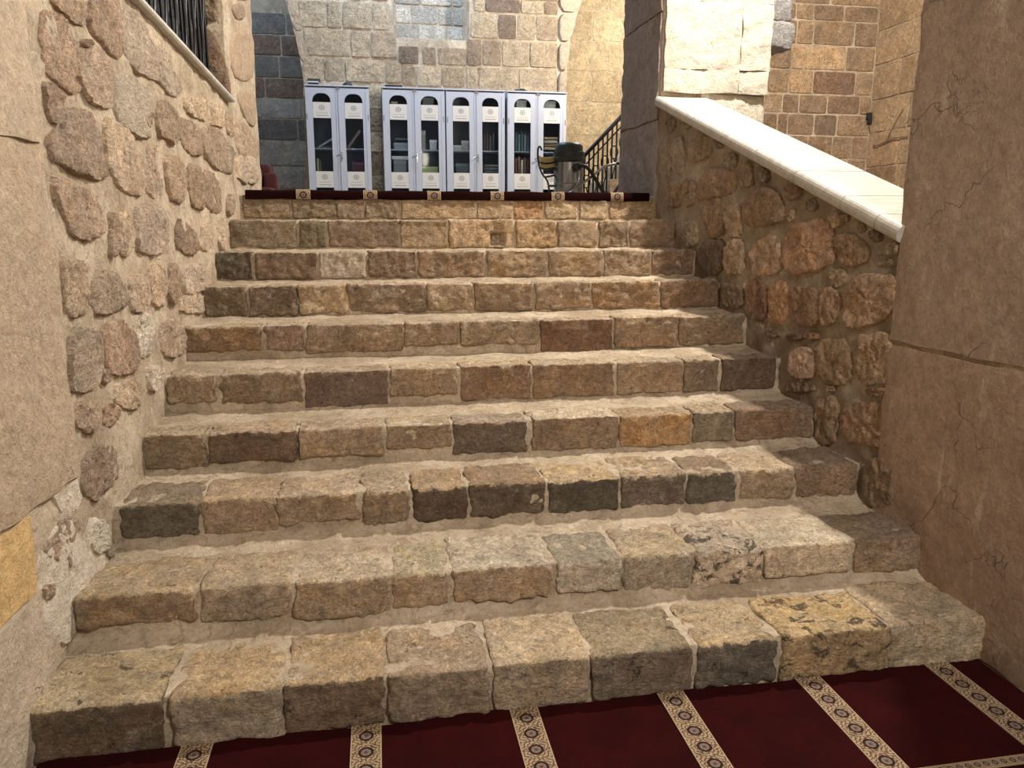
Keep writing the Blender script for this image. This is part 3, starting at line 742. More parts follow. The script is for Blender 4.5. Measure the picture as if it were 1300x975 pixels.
# ================================================================== NEAR PIERS either side of the viewer
def grid_block(f3, a, b, c, d, colr, parent, proud, seed, ri=0, rough=1.0, cell=.05, back_=-.03):
    nu, nv = max(4, int((b-a)/cell)), max(4, int((d-c)/cell)); bm = bmesh.new(); G = []
    O = f3((a+b)/2, c, 0)
    for i in range(nu+1):
        row = []
        for j in range(nv+1):
            u, v = a+(b-a)*i/nu, c+(d-c)*j/nv
            ed = min(i, nu-i, j, nv-j)
            dd = proud+rough*(.012*nz((u, v, seed+ri), 3)+.011*nz((u, v, seed+ri), 9)+.008*nz((u, v, seed), 22))
            if ed == 0:
                dd -= .005; u += .014*nz((v, u, ri+seed), 9)*(1 if i in (0, nu) else 0); v += .012*nz((u, v, ri+seed), 7)*(1 if j in (0, nv) else 0)
            row.append(bm.verts.new(f3(u, v, dd)-O))
        G.append(row)
    for i in range(nu):
        for j in range(nv): bm.faces.new((G[i][j], G[i+1][j], G[i+1][j+1], G[i][j+1]))
    edge = [(i, 0) for i in range(nu)]+[(nu, j) for j in range(nv)]+[(i, nv) for i in range(nu, 0, -1)]+[(0, j) for j in range(nv, 0, -1)]
    back = {}
    for (i, j) in edge: back[i, j] = bm.verts.new(f3(a+(b-a)*i/nu, c+(d-c)*j/nv, back_)-O)
    m = len(edge)
    for q in range(m):
        e0, e1 = edge[q], edge[(q+1) % m]
        bm.faces.new((G[e0[0]][e0[1]], G[e1[0]][e1[1]], back[e1], back[e0]))
    bm.faces.new([back[e] for e in edge])
    return paint(from_bm('stone', bm, M['plaster'], parent, O, True), colr, colr, 0)
def big_blocks(name, f3, u0, u1, rows, thick, label, seed, proud=.03, vtop=6.0, vbot=-.02):
    w = wall_body(name, u0, u1, vbot, vtop, f3, thick, M['mortar'], .09, .006, label=label, seed=seed)
    for ri, (v0, v1, us, cols) in enumerate(rows):
        for si in range(len(us)-1):
            grid_block(f3, us[si]+.006, us[si+1]-.006, v0+.006, v1-.006, cols[si], w, proud, seed, ri, .6)
    return w
vj = [onL(20, 178).z, onL(20, 660).z, onL(20, 772).z]
wnl = big_blocks('wall_near_left', lambda u, v, d: Vector((xl(u)+.006+d, u, v)), -3.6, .50,
    [(vj[1], vj[0], [-3.6, -2.2, -1.1, .50], [tone((196, 166, 130), 1.05)]*3),
     (vj[0], 3.0, [-3.6, -2.0, -.7, .50], [tone((204, 176, 142), 1.05)]*3),
     (3.0, 4.4, [-3.6, -1.6, .50], [tone((190, 160, 130))]*2), (4.4, 6.0, [-3.6, -2, .50], [tone((190, 160, 130))]*2)],
    .8, 'plastered stone pier of large worn blocks at the left foot of stairs', 3.0, .017, 6.0, vj[1]-.01)
uq = onL(40, 715).y
big_blocks('wall_near_left_base', lambda u, v, d: Vector((xl(u)+.006+d, u, v)), -3.6, uq,
    [(0.0, vj[2], [-3.6, -1.8, -.9, uq], [tone((206, 180, 148), 1.0)]*3),
     (vj[2], vj[1], [-3.6, -2.1, -1.1, uq], [tone((205, 172, 126), 1.05), tone((200, 168, 122), 1.05), tone((222, 184, 124), 1.0, .95)])],
    .8, 'foot of the left pier with a yellow stone above pale plaster', 5.0, .016, vj[1]-.01)
vr = onR(1220, 452).z
wnr = big_blocks('wall_near_right', lambda u, v, d: Vector((xr(u)-.004-d, u, v)), -3.6, .66,
    [(0.0, vr-.003, [-3.6, -1.2, .655], [tone((146, 114, 84), 1.65), tone((142, 112, 84), 1.65)]),
     (vr+.003, 2.9, [-3.6, -1.5, .655], [tone((146, 120, 94), 1.65), tone((144, 118, 94), 1.65)]),
     (2.9, 4.4, [-3.6, -.8, .655], [tone((140, 114, 90), 1.3)]*2), (4.4, 6.0, [-3.6, -1.9, .655], [tone((140, 114, 90), 1.3)]*2)],
    1.0, 'tall pinkish limewashed stone pier at the right foot of stairs', 9.0, .016)

# ================================================================== FLOORS
fl = struct(box('floor', (-2.2, -4.2, -.06), (5.2, 7.0, -.001), M['flagstone']), 'stone floor under the red carpet')
fl2 = struct(box('floor_landing', (-4.2, SY[9]+.36, 1.45), (6.6, 13.4, ZTOP-.008), M['flagstone']), 'stone floor of the upper hall behind the stairs')

def f_back(Y0): return lambda u, v, d: Vector((u, Y0-d, v))

# ---- pier at the upper left end of the stairs
PY = 3.25
pl = wall_body('wall_pier_left', PY, 4.20, 1.6, 6.0, fL, .95, M['mortar'], .06, .008, label='stone pier with pale mortar at the upper left end of stairs', seed=4)
fPL = f_back(PY)
for i, (pts, c) in enumerate([([(525,175),(600,180),(650,220),(700,310),(735,420),(765,560),(765,690),(700,620),(600,520),(525,440)], (124,96,70)),
                              ([(500,-60),(690,-60),(700,60),(690,150),(640,150),(580,110),(500,100)], (138,114,88)),
                              ([(300,-120),(470,-120),(480,90),(320,100)], (130,106,80))]):
    uv = [(atY(*q, PY).x, atY(*q, PY).z) for q in pic('B', pts)]
    o = face_stone('stone', uv, fPL, pl, proud=.02, n=34, seed=i*3+80); paint(o, tone(c, 1.35), tone(c, 1.35), 0)
for i, (pts, c) in enumerate([([(770,30),(860,20),(870,130),(800,140)], (160,130,100)), ([(760,200),(930,190),(935,560),(780,560)], (186,152,116)),
                              ([(790,620),(935,600),(945,900),(860,820)], (184,150,114)), ([(760,-200),(930,-200),(930,0),(770,0)], (180,148,112))]):
    uv = [(onL(*q).y, onL(*q).z) for q in pic('B', pts)]
    o = face_stone('stone', uv, fL, pl, proud=.014, n=34, seed=i*3+90, mat=M['plaster']); paint(o, tone(c, 1.05), tone(c, 1.05), .1)

# ---- pier at the upper right end: lit front painted white, shaded flank painted grey
QY = 3.36
xa, xb = xr(QY), atY(974, 60, QY).x
pr_ = wall_body('wall_pier_right', xa, xb, 0.0, 6.0, f_back(QY), .86, M['mortar'], .06, .006, label='white-fronted stone pier standing at the top of the marble coping', seed=6)
z118, z90, z5 = atY(900, 119, QY).z, atY(900, 90, QY).z, atY(900, 3, QY).z
white = tone((214, 200, 176), 1.0)  # lamplight on the pier front put into its colour
def slab_face(f3, u0, u1, v0, v1, colr, parent, proud, seed, amp=.012, mat=None):
    return grid_block(f3, u0, u1, v0, v1, colr, parent, proud, seed, 0, amp/.012, .035)
xm = atY(938, 60, QY).x
slab_face(f_back(QY), xa+.01, xm, z118, z90, white, pr_, .045, 1.3)
slab_face(f_back(QY), xm, xb, z118, z90, white, pr_, .05, 2.3)
slab_face(f_back(QY), xa+.01, xm, z90, z5, white, pr_, .045, 3.3)
slab_face(f_back(QY), xm, xb+.01, z90, z5, white, pr_, .05, 4.3)
slab_face(f_back(QY), xa+.01, xb+.01, z5, z5+.6, tone((220, 200, 170)), pr_, .045, 5.3)
slab_face(f_back(QY), xa+.3, xb-.005, 1.75, z118-.005, white, pr_, .02, 6.3)
grey = tone((128, 118, 114), 1.45, .9)  # shade on the pier flank put into its colour
for i, (v0, v1) in enumerate([(1.68, 2.32), (2.33, 3.05), (3.06, 3.8), (3.81, 4.6)]):
    slab_face(lambda u, v, d: Vector((xr(QY)-d, u, v)), QY+.005, QY+.86, v0, v1, grey, pr_, .022, 30+i*2.0, .016)
# springer stones behind it, bluish daylight put into their grey tone
for i, (a, b, c, d) in enumerate([(976, 1004, 30, 64), (978, 1004, -4, 29), (976, 1006, -40, -5)]):
    p, q = atY(a, d, 4.12), atY(b, c, 4.12)
    o = hewn_block('stone', p.x-.1, q.x, 4.05, 4.5, p.z, q.z, pr_, .03, .02, (8, 6, 6), i*3.3); paint(o, tone((150, 146, 146), 1.0), tone((160, 156, 152), 1.0), .1)

# ---- passage beyond the coping: squared courses, corner, return wall
WY = 6.3
def passage_x(px, py=100): return atY(px, py, WY).x
xc = passage_x(1109)
wp = wall_body('wall_passage', passage_x(890), xc+.02, 0.0, 6.0, f_back(WY), .4, M['mortar'], .09, .005, label='squared tan stone block wall at the end of the side passage', seed=8)
def cx(v): return 960+v/4.875
br, tn, yl = (152, 120, 86), (168, 134, 96), (196, 156, 106)
PR = [(-120, 25, [(60, 200, tn), (205, 420, br), (425, 720, tn)]),
      (30, 125, [(60, 215, br), (220, 322, tn), (328, 508, br), (515, 718, br)]),
      (130, 277, [(60, 230, br), (233, 330, tn), (337, 580, tn), (588, 718, br)]),
      (284, 432, [(-60, 76, br), (80, 206, br), (210, 290, yl), (293, 543, yl), (548, 716, tn)]),
      (440, 582, [(-60, 70, tn), (74, 200, tn), (205, 348, yl), (354, 612, (150, 112, 82)), (618, 714, tn)]),
      (590, 702, [(-60, 56, tn), (60, 168, tn), (174, 272, br), (278, 448, br), (455, 652, br), (656, 714, tn)]),
      (710, 837, [(-60, 56, br), (60, 144, br), (150, 210, br), (214, 375, br), (382, 518, (138, 112, 86)), (526, 712, tn)]),
      (843, 980, [(-60, 196, tn), (200, 345, tn), (350, 500, br), (505, 622, tn), (628, 714, tn)]),
      (986, 1120, [(200, 420, tn), (425, 600, tn), (605, 714, tn)]), (1126, 1260, [(300, 520, tn), (525, 714, tn)])]
rows = []
for y0, y1, ss in PR:
    v1, v0 = atY(1040, y0/4.875, WY).z, atY(1040, y1/4.875, WY).z
    rows.append((v0, v1, [(passage_x(cx(a)), xc-.010 if b > 700 else passage_x(cx(b)), tone(c, 1.2*random.uniform(.9, 1.08), .66), random.uniform(-.1, .2)) for a, b, c in ss]))
courses(rows, f_back(WY), wp, amp=.006, proud=.012, seed=100, gap=.004)
ws = wall_body('wall_passage_side', 3.2, WY, 0.0, 6.0, lambda u, v, d: Vector((xc-d, u, v)), .4, M['mortar'], .09, .005, label='tan stone side wall of the passage with a cable on it', seed=9)
rows = []
v = 1.4
for h in (.42, .40, .38, .36, .38, .36, .4, .4, .4, .4):
    rows.append(auto_course(3.3, WY-.010, v, v+h, .45, .8, [tn, (182, 148, 108), (176, 140, 100)], 1.1)); v += h
courses(rows, lambda u, v, d: Vector((xc-d, u, v)), ws, amp=.007, proud=.012, seed=150, gap=.007)

# ---- back wall of the hall with a niche; arches open on both sides
YB = 10.25
def bx(px, py=60): return atY(px, py, YB).x
def bz(py, px=550): return atY(px, py, YB).z
def lerp_tab(tab, v):
    if v <= tab[0][0]: return tab[0][1]
    for (a, x), (b, y) in zip(tab[:-1], tab[1:]):
        if v <= b: return x+(y-x)*(v-a)/(b-a)
    (a, x), (b, y) = tab[-2:]; return y+(y-x)/(b-a)*(v-b)
LT = [(atY(x, y, YB).z, atY(x, y, YB).x) for x, y in [(388, 240), (388, 125), (384, 92), (376, 50), (368, 20), (362, 0)]]
RT = [(atY(x, y, YB).z, atY(x, y, YB).x) for x, y in [(718, 240), (718, 112), (720, 87), (725, 41), (735, 12), (739, 0)]]
def uL(v): return lerp_tab(LT, v)
def uR(v): return lerp_tab(RT, v)
n0, n1, nb = bx(499, 30), bx(596, 30), bz(50)
def back_wall():
    vs = [1.6+(nb-1.6)*i/30 for i in range(31)]+[nb+(6.4-nb)*i/22 for i in range(1, 23)]
    bm = bmesh.new(); G = []; th = .75
    for v in vs:
        a, b = uL(v), uR(v)
        us = [a+(n0-a)*i/14 for i in range(15)]+[n0+(n1-n0)*i/10 for i in range(1, 11)]+[n1+(b-n1)*i/14 for i in range(1, 15)]
        G.append([bm.verts.new((u, YB-.007*(nz((u, v, 1), 5)+.6*nz((u, v, 2), 14)), v)) for u in us])
    for j in range(len(vs)-1):
        for i in range(38):
            if 14 <= i < 24 and j >= 30: continue
            bm.faces.new((G[j][i], G[j][i+1], G[j+1][i+1], G[j+1][i]))
    E = [[bm.verts.new((x, YB+th, v)) for v in vs] for x in (0, 1)]
    for j, v in enumerate(vs): E[0][j].co.x = uL(v); E[1][j].co.x = uR(v)
    for j in range(len(vs)-1):
        bm.faces.new((G[j][0], G[j+1][0], E[0][j+1], E[0][j])); bm.faces.new((G[j][38], G[j+1][38], E[1][j+1], E[1][j]))
        bm.faces.new((E[0][j], E[0][j+1], E[1][j+1], E[1][j]))
    # niche box
    d = .30; q = [bm.verts.new((x, YB+d, z)) for x, z in ((n0+.03, nb+.02), (n1-.05, nb+.02), (n1-.05, 6.4), (n0+.03, 6.4))]
    bm.faces.new(q)
    bm.faces.new([G[30][i] for i in range(14, 25)]+[q[1], q[0]])
    bm.faces.new([G[j][14] for j in range(30, len(vs))]+[q[3], q[0]])
    bm.faces.new([G[j][24] for j in range(30, len(vs))]+[q[2], q[1]])
    return struct(from_bm('wall_back', bm, M['mortar'], None, None, True), 'tan stone back wall of the hall behind the cabinets')
wb = back_wall()
KB = 1.12
tb, bb, db = (178, 152, 116), (140, 114, 86), (118, 96, 76)
def c1(x, y=0): return 370+x/5.2
def c2(x, y=0): return 590+x/4.815
BR = [(-4, 3, [(c1(80), c1(372), bb), (c1(398), c1(522), bb), (c1(533), c1(648), db)]),
      (8, 41, [(c1(62), c1(238), tb), (c1(246), c1(338), tb), (c1(346), c1(538), tb), (c1(543), c1(650), tb)]),
      (43, 76, [(c1(85), c1(388), tb), (c1(396), c1(520), tb), (c1(526), c1(695), (170, 142, 110))]),
      (60, 82, [(c1(704), c1(838), db), (c1(862), c1(952), bb), (c1(968), c1(1157), (160, 134, 102)), (c1(1163), c1(1240), bb)]),
      (78.5, 107, [(c1(75), c1(205), tb), (c1(212), c1(345), tb), (c1(350), c1(610), tb), (c1(618), c1(720), tb)]),
      (85, 110, [(c1(726), c1(818), (160, 132, 98)), (c1(825), c1(988), tb), (c1(994), c1(1142), (156, 130, 94))]),
      (-5, 12, [(c2(60), c2(126), tb), (c2(130), c2(338), (122, 98, 78)), (c2(344), c2(476), tb), (c2(482), c2(566), bb)]),
      (14, 46, [(c2(38), c2(200), tb), (c2(207), c2(314), (126, 102, 80)), (c2(322), c2(430), tb), (c2(436), c2(566), (160, 134, 104))]),
      (48, 81, [(c2(12), c2(103), bb), (c2(109), c2(224), (156, 128, 98)), (c2(230), c2(394), tb), (c2(400), c2(566), tb)]),
      (83, 114, [(c2(10), c2(78), tb), (c2(84), c2(326), tb), (c2(334), c2(566), tb)])]
rows = []
for y0, y1, ss in BR:
    rows.append((bz(y1), bz(y0), [(bx(a), bx(b), tone(c, KB*random.uniform(.9, 1.08)), random.uniform(-.05, .25)) for a, b, c in ss]))
v = bz(114)-.005
for h in (.30, .32, .30, .34, .2):
    rows.append(auto_course(uL(2)+.03, bx(709), v-h, v, .25, .6, [tb, bb, tb], KB)); v -= h
v = bz(-5)+.005
for h in (.3, .3, .34, .3):
    rows.append(auto_course(uL(v+h)+.04, n0-.03, v, v+h, .3, .6, [tb, bb, tb], KB)); rows.append(auto_course(n1+.03, bx(709), v, v+h, .3, .6, [tb, bb, db], KB)); v += h
courses(rows, f_back(YB), wb, amp=.010, proud=.020, seed=200, gap=.004, jit=.02)
rows = []; v = nb+.03
for h in (.24, .27, .30, .30):
    rows.append(auto_course(n0+.04, n1-.06, v, v+h, .22, .5, [(178, 168, 152), (160, 150, 138), (190, 178, 160)], 1.0)); v += h
courses(rows, f_back(YB+.30), wb, amp=.008, proud=.016, seed=240, gap=.01)
# arch ring stones along the right jamb, a little proud of the wall
for i in range(9):
    z0 = 1.8+i*.42; z1 = z0+.41
    bm = bmesh.new(); x0, x1 = bx(709), uR((z0+z1)/2)
    pts = [(bx(709)+.005, z0+.005), (uR(z0)-.003, z0+.005), (uR(z1)-.003, z1-.005), (bx(709)+.005, z1-.005)]
    bm.free()
    o = face_stone('stone', pts, f_back(YB), wb, proud=.07, amp=.006, soft=1, n=30, seed=260+i, jit=.008, flat=.95, mat=M['plaster'])
    paint(o, tone((176, 152, 122), 1.1), None, 0)
for i in range(9):
    z0 = 1.8+i*.42; z1 = z0+.41
    pts = [(uL(z0)+.003, z0+.005), (uL(z0)+.15, z0+.005), (uL(z1)+.15, z1-.005), (uL(z1)+.003, z1-.005)]
    o = face_stone('stone', pts, f_back(YB), wb, proud=.012, amp=.006, soft=1, n=30, seed=290+i, jit=.008, flat=.95, mat=M['plaster'])
    paint(o, tone((186, 156, 120), 1.1), None, 0)

# far walls seen through the two arches
RYL, RYR = 12.6, 12.2
wrl = wall_body('wall_recess_left', -4.2, -.3, 1.6, 6.0, f_back(RYL), .3, M['mortar_grey'], .12, .006, label='grey stone wall in shade deep behind the left arch', seed=12)
rows = []; v = 1.75
dk, lt = (116, 106, 96), (150, 142, 130)
for i, h in enumerate((.42, .40, .44, .36, .34, .34, .36, .34, .36)):
    cols = [dk, lt] if i < 2 else ([lt, (158, 148, 136)] if i in (2, 4) else ([(112, 88, 70), (96, 88, 84)] if i in (3, 5, 7) else [dk]))
    rows.append(auto_course(-4.1, -.35, v, v+h, .4, .75, cols, 1.0)); v += h
courses(rows, f_back(RYL), wrl, amp=.006, proud=.016, seed=300, gap=.012)
wrr = wall_body('wall_recess_right', 2.0, 6.6, 1.6, 6.0, f_back(RYR), .3, M['mortar'], .12, .006, label='pale yellow stone wall behind the right arch', seed=13)
rows = []
ys = [(215, 172), (172, 130), (130, 91), (91, 52.5), (52.5, 14.5), (14.5, -22), (-22, -58)]
for i, (a, b) in enumerate(ys):
    z0, z1 = atY(765, a, RYR).z, atY(765, b, RYR).z
    us = [2.02]+[atY(x, 60, RYR).x for x in ((772, 850) if i % 2 else (752, 812, 900))]+[6.5]
    rows.append((z0, z1, [(p, q, tone(random.choice([(208, 180, 134), (214, 186, 142), (200, 172, 128)]), 1.0), .0) for p, q in zip(us[:-1], us[1:])]))
rows.append(auto_course(2.02, 6.5, 1.7, rows[0][0], .6, .9, [(208, 180, 134)], 1.0))
courses(rows, f_back(RYR), wrr, amp=.006, proud=.010, seed=330, gap=.006)
# left side wall of the hall, out past the left pier
whl = wall_body('wall_hall_left', 4.2, 12.6, 1.6, 6.0, lambda u, v, d: Vector((-3.2+d, u, v)), .3, M['mortar'], .2, .006, label='shaded stone side wall of the upper hall', seed=14)
rows = []; v = 1.78
for h in (.4, .42, .4, .42, .4, .42, .4, .42):
    rows.append(auto_course(4.3, 12.5, v, v+h, .5, .9, [dk, lt, (130, 116, 100)], 1.0)); v += h
courses(rows, lambda u, v, d: Vector((-3.2+d, u, v)), whl, seed=360, gap=.012)

# ================================================================== LEFT GALLERY EDGE: white lip, iron railing, black backdrop sheeting
lip = bmesh.new(); A = []
for u in (.5, PY+.0):
    z = topL(u); x = xl(u); A.append([lip.verts.new(Vector((x+a, u, z+b))) for a, b in ((-.30, 0), (.035, 0), (.042, .008), (.042, .022), (.034, .030), (-.30, .030))])
for j in range(6): lip.faces.new((A[0][j], A[1][j], A[1][(j+1) % 6], A[0][(j+1) % 6]))
lip.faces.new(A[0]); lip.faces.new(A[1][::-1])
struct(from_bm('trim_2', lip, M['marble'], None, None, False), 'thin white stone lip along the top of the left wall')
rail = thing('iron_railing', 'black wrought iron railing with scrolls on top of the left wall', 'railing', (xl(2)-.10, 2.0, topL(2)+.03))
def rp(u, dz, dx=0): return Vector((xl(u)-.10+dx, u, topL(u)+.03+dz))-Vector(rail.location)
for h, r, nm in ((.06, .011, 'bottom_rail'), (.78, .012, 'middle_rail'), (.92, .022, 'handrail')):
    tube(nm, [rp(.55, h), rp(1.5, h), rp(3.22, h)], r, M['iron'], rail)
def scroll(u, s, z0=.10, z1=.76):
    pts = []
    for q in range(25):
        t = q/24; pts.append(rp(u+s*.035*math.sin(t*math.pi*2), z0+(z1-z0)*t))
    return pts
u = .6
i = 0
while u < 3.22:
    tube('baluster', [rp(u, 0), rp(u, .4), rp(u, .92)], .0095, M['iron'], rail, 6)
    tube('scroll', scroll(u+.045, 1 if i % 2 else -1), .007, M['iron'], rail, 6)
    u += .09; i += 1
bm = bmesh.new(); G = []
for i in range(161):
    u = .5+2.72*i/160; row = []
    for j in range(9):
        h = .0+1.15*j/8
        d = .025*math.sin(u*38+.7*math.sin(h*4))+.018*math.sin(u*71+h*3)+.02*nz((u, h, 0), 6)
        row.append(bm.verts.new(Vector((xl(u)-.22+d, u, topL(u)+.032+h))-Vector((xl(2)-.22, 2, topL(2)+.03))))
    G.append(row)
for i in range(160):
    for j in range(8): bm.faces.new((G[i][j], G[i+1][j], G[i+1][j+1], G[i][j+1]))
o = from_bm('backdrop_sheet', bm, M['sheet'], None, (xl(2)-.22, 2, topL(2)+.03), True)  # added dark backdrop, stands in for the unlit room behind the railing
sm = o.modifiers.new('thickness', 'SOLIDIFY'); sm.thickness = .004
tag(o, 'crinkled black backdrop sheeting added behind the iron railing of the left wall', 'sheet')

# ================================================================== CARPETS
def strip_mesh(name, a, b, parent, width, rep, z, thick=.004, end=None):
    """woven band from a to b (2-D points), UV: across / repeats along"""
    a, b = Vector((a[0], a[1], z)), Vector((b[0], b[1], z)); t = (b-a).normalized(); s = Vector((t.y, -t.x, 0)); L = (b-a).length
    bm = bmesh.new(); uvl = bm.loops.layers.uv.new('UVMap'); n = max(2, int(L/.05)); rows = []
    for i in range(n+1):
        p = a+t*(L*i/n); rows.append((i/n*L/rep, [bm.verts.new(p-s*width/2), bm.verts.new(p-s*width/2+Vector((0, 0, thick))), bm.verts.new(p+s*width/2+Vector((0, 0, thick))), bm.verts.new(p+s*width/2)]))
    U = (-.5, -.5, .5, .5)
    for i in range(n):
        for j in range(3):
            f = bm.faces.new((rows[i][1][j], rows[i][1][j+1], rows[i+1][1][j+1], rows[i+1][1][j]))
            for lp, (uu, vv) in zip(f.loops, ((U[j], rows[i][0]), (U[j+1], rows[i][0]), (U[j+1], rows[i+1][0]), (U[j], rows[i+1][0]))): lp[uvl].uv = (uu, vv)
    return from_bm(name, bm, M['strip'], parent, None, False)
cp = thing('prayer_carpet', 'dark red carpet with patterned cream bands laid at the foot of stairs', 'carpet', (.45, -1.8, 0))
def pile(name, x0, x1, y0, y1, z0, z1, parent, wob):
    O = Vector(parent.location); nx, ny = 120, 60; bm = bmesh.new(); G = []
    for i in range(nx+1):
        row = []
        for j in range(ny+1):
            x, y = x0+(x1-x0)*i/nx, y0+(y1-y0)*j/ny
            if j == ny: y += .006*math.sin(x*9)+.006*nz((x, 0, 0), 4)
            z = z1+wob*(nz((x, y, 0), 1.8)+.5*nz((x, y, 3), 5))
            row.append(bm.verts.new(Vector((x, y, z))-O))
        G.append(row)
    for i in range(nx):
        for j in range(ny): bm.faces.new((G[i][j], G[i+1][j], G[i+1][j+1], G[i][j+1]))
    lo = [bm.verts.new(Vector((v.co.x, v.co.y, z0-O.z))) for v in [G[i][ny] for i in range(nx+1)]]
    for i in range(nx): bm.faces.new((G[i][ny], G[i+1][ny], lo[i+1], lo[i]))
    return from_bm(name, bm, M['carpet'], parent, None, True)
pile('pile', -1.16, 2.02, -3.6, -.022, 0.0, .013, cp, .002)
for i in range(6):
    x = -.715+.5115*i
    o = strip_mesh('border_band', (x, -.512), (x+.004, -.026), cp, .094, .078, .0135); o.location = Vector((0, 0, 0))-Vector(cp.location)
    o = strip_mesh('border_band', (x, -3.5), (x, -.56), cp, .094, .078, .0135); o.location = -Vector(cp.location)
o = strip_mesh('cross_band', (-1.1, -.536), (2.0, -.536), cp, .036, .03, .0137); o.location = -Vector(cp.location)
# landing carpet with its edge rolled over the top step
xa_, xb_ = atY(311, 240, 3.35).x, atY(824, 246, 3.35).x
lc = thing('landing_carpet', 'dark red carpet edge with patterned bands over the top step', 'carpet', ((xa_+xb_)/2, SY[9], ZTOP))
O = Vector(lc.location)
def roll(x0, x1, mat, name, grow=0.0, rep=None):
    prof = [(.9, .012), (.30, .014), (.06, .022), (.012, .036), (-.012, .034), (-.024, .018), (-.026, -.002), (-.022, -.024), (-.010, -.026)]
    bm = bmesh.new(); uvl = bm.loops.layers.uv.new('UVMap'); n = max(1, int((x1-x0)/.03)); G = []
    for i in range(n+1):
        x = x0+(x1-x0)*i/n; row = []
        for j, (y, z) in enumerate(prof):
            w = .006*nz((x, j*.1, 2), 5)
            row.append(bm.verts.new(Vector((x-O.x, y-grow*(1 if j > 2 else 0)+w*.6, z+grow*(1 if j < 5 else 0)+w))))
        G.append(row)
    ln = [0]
    for j in range(1, len(prof)): ln.append(ln[-1]+math.dist(prof[j], prof[j-1]))
    for i in range(n):
        for j in range(len(prof)-1):
            f = bm.faces.new((G[i][j], G[i+1][j], G[i+1][j+1], G[i][j+1]))
            for lp, (a, b) in zip(f.loops, ((i, j), (i+1, j), (i+1, j+1), (i, j+1))): lp[uvl].uv = (-.5+a/n, ln[b]/.078+.35)
    return from_bm(name, bm, mat, lc, None, True)
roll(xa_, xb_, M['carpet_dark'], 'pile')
for px in (385, 470, 551, 631, 708, 783):
    x = atY(px, 245, 3.35).x; roll(x-.047, x+.047, M['strip'], 'border_band', .003)

# ================================================================== BOOK CABINETS
CYF = 9.78
def kx(px, py=150): return atY(px, py, CYF).x
def kz(py, px=430): return atY(px, py, CYF).z-ZTOP
H = kz(107.5)
def door_mesh(w, h, wx, z0, z1, t=.022):
    """door leaf with a tall window, its head rounded; returns bmesh in local x 0..w, z 0..h, front at y=0"""
    bm = bmesh.new(); r = wx*.82
    inner = [(-wx, z0), (wx, z0)]+[(wx-r+r*math.cos(a), z1-r+r*math.sin(a)) for a in [math.pi/2*j/7 for j in range(8)]]
    inner += [(-wx+r-r*math.sin(a), z1-r+r*math.cos(a)) for a in [math.pi/2*j/7 for j in range(8)]]
    cx_ = w/2; edges = []
    for loop in ([(0, 0), (w, 0), (w, h), (0, h)], [(cx_+x, z) for x, z in inner]):
        vs = [bm.verts.new((x, 0, z)) for x, z in loop]
        edges += [bm.edges.new((vs[i], vs[(i+1) % len(vs)])) for i in range(len(vs))]
    bmesh.ops.triangle_fill(bm, edges=edges, use_beauty=True)
    ex = bmesh.ops.extrude_face_region(bm, geom=bm.faces[:])
    for v in [g for g in ex['geom'] if isinstance(g, bmesh.types.BMVert)]: v.co.y += t
    return bm
def label_card(parent, x0, x1, z0, z1, y):
    bm = bmesh.new(); uvl = bm.loops.layers.uv.new('UVMap')
    add_box(bm, (x0, y, z0), (x1, y+.0012, z1))
    for f in bm.faces:
        for lp in f.loops: lp[uvl].uv = ((lp.vert.co.x-x0)/(x1-x0), (lp.vert.co.z-z0)/(z1-z0))
    return from_bm('label', bm, M['sticker'], parent, None, False)
zs = dict(arch=kz(118), ua=kz(129.5), ub=kz(149.5), shelf=kz(187), la=kz(217), lb=kz(237.5))
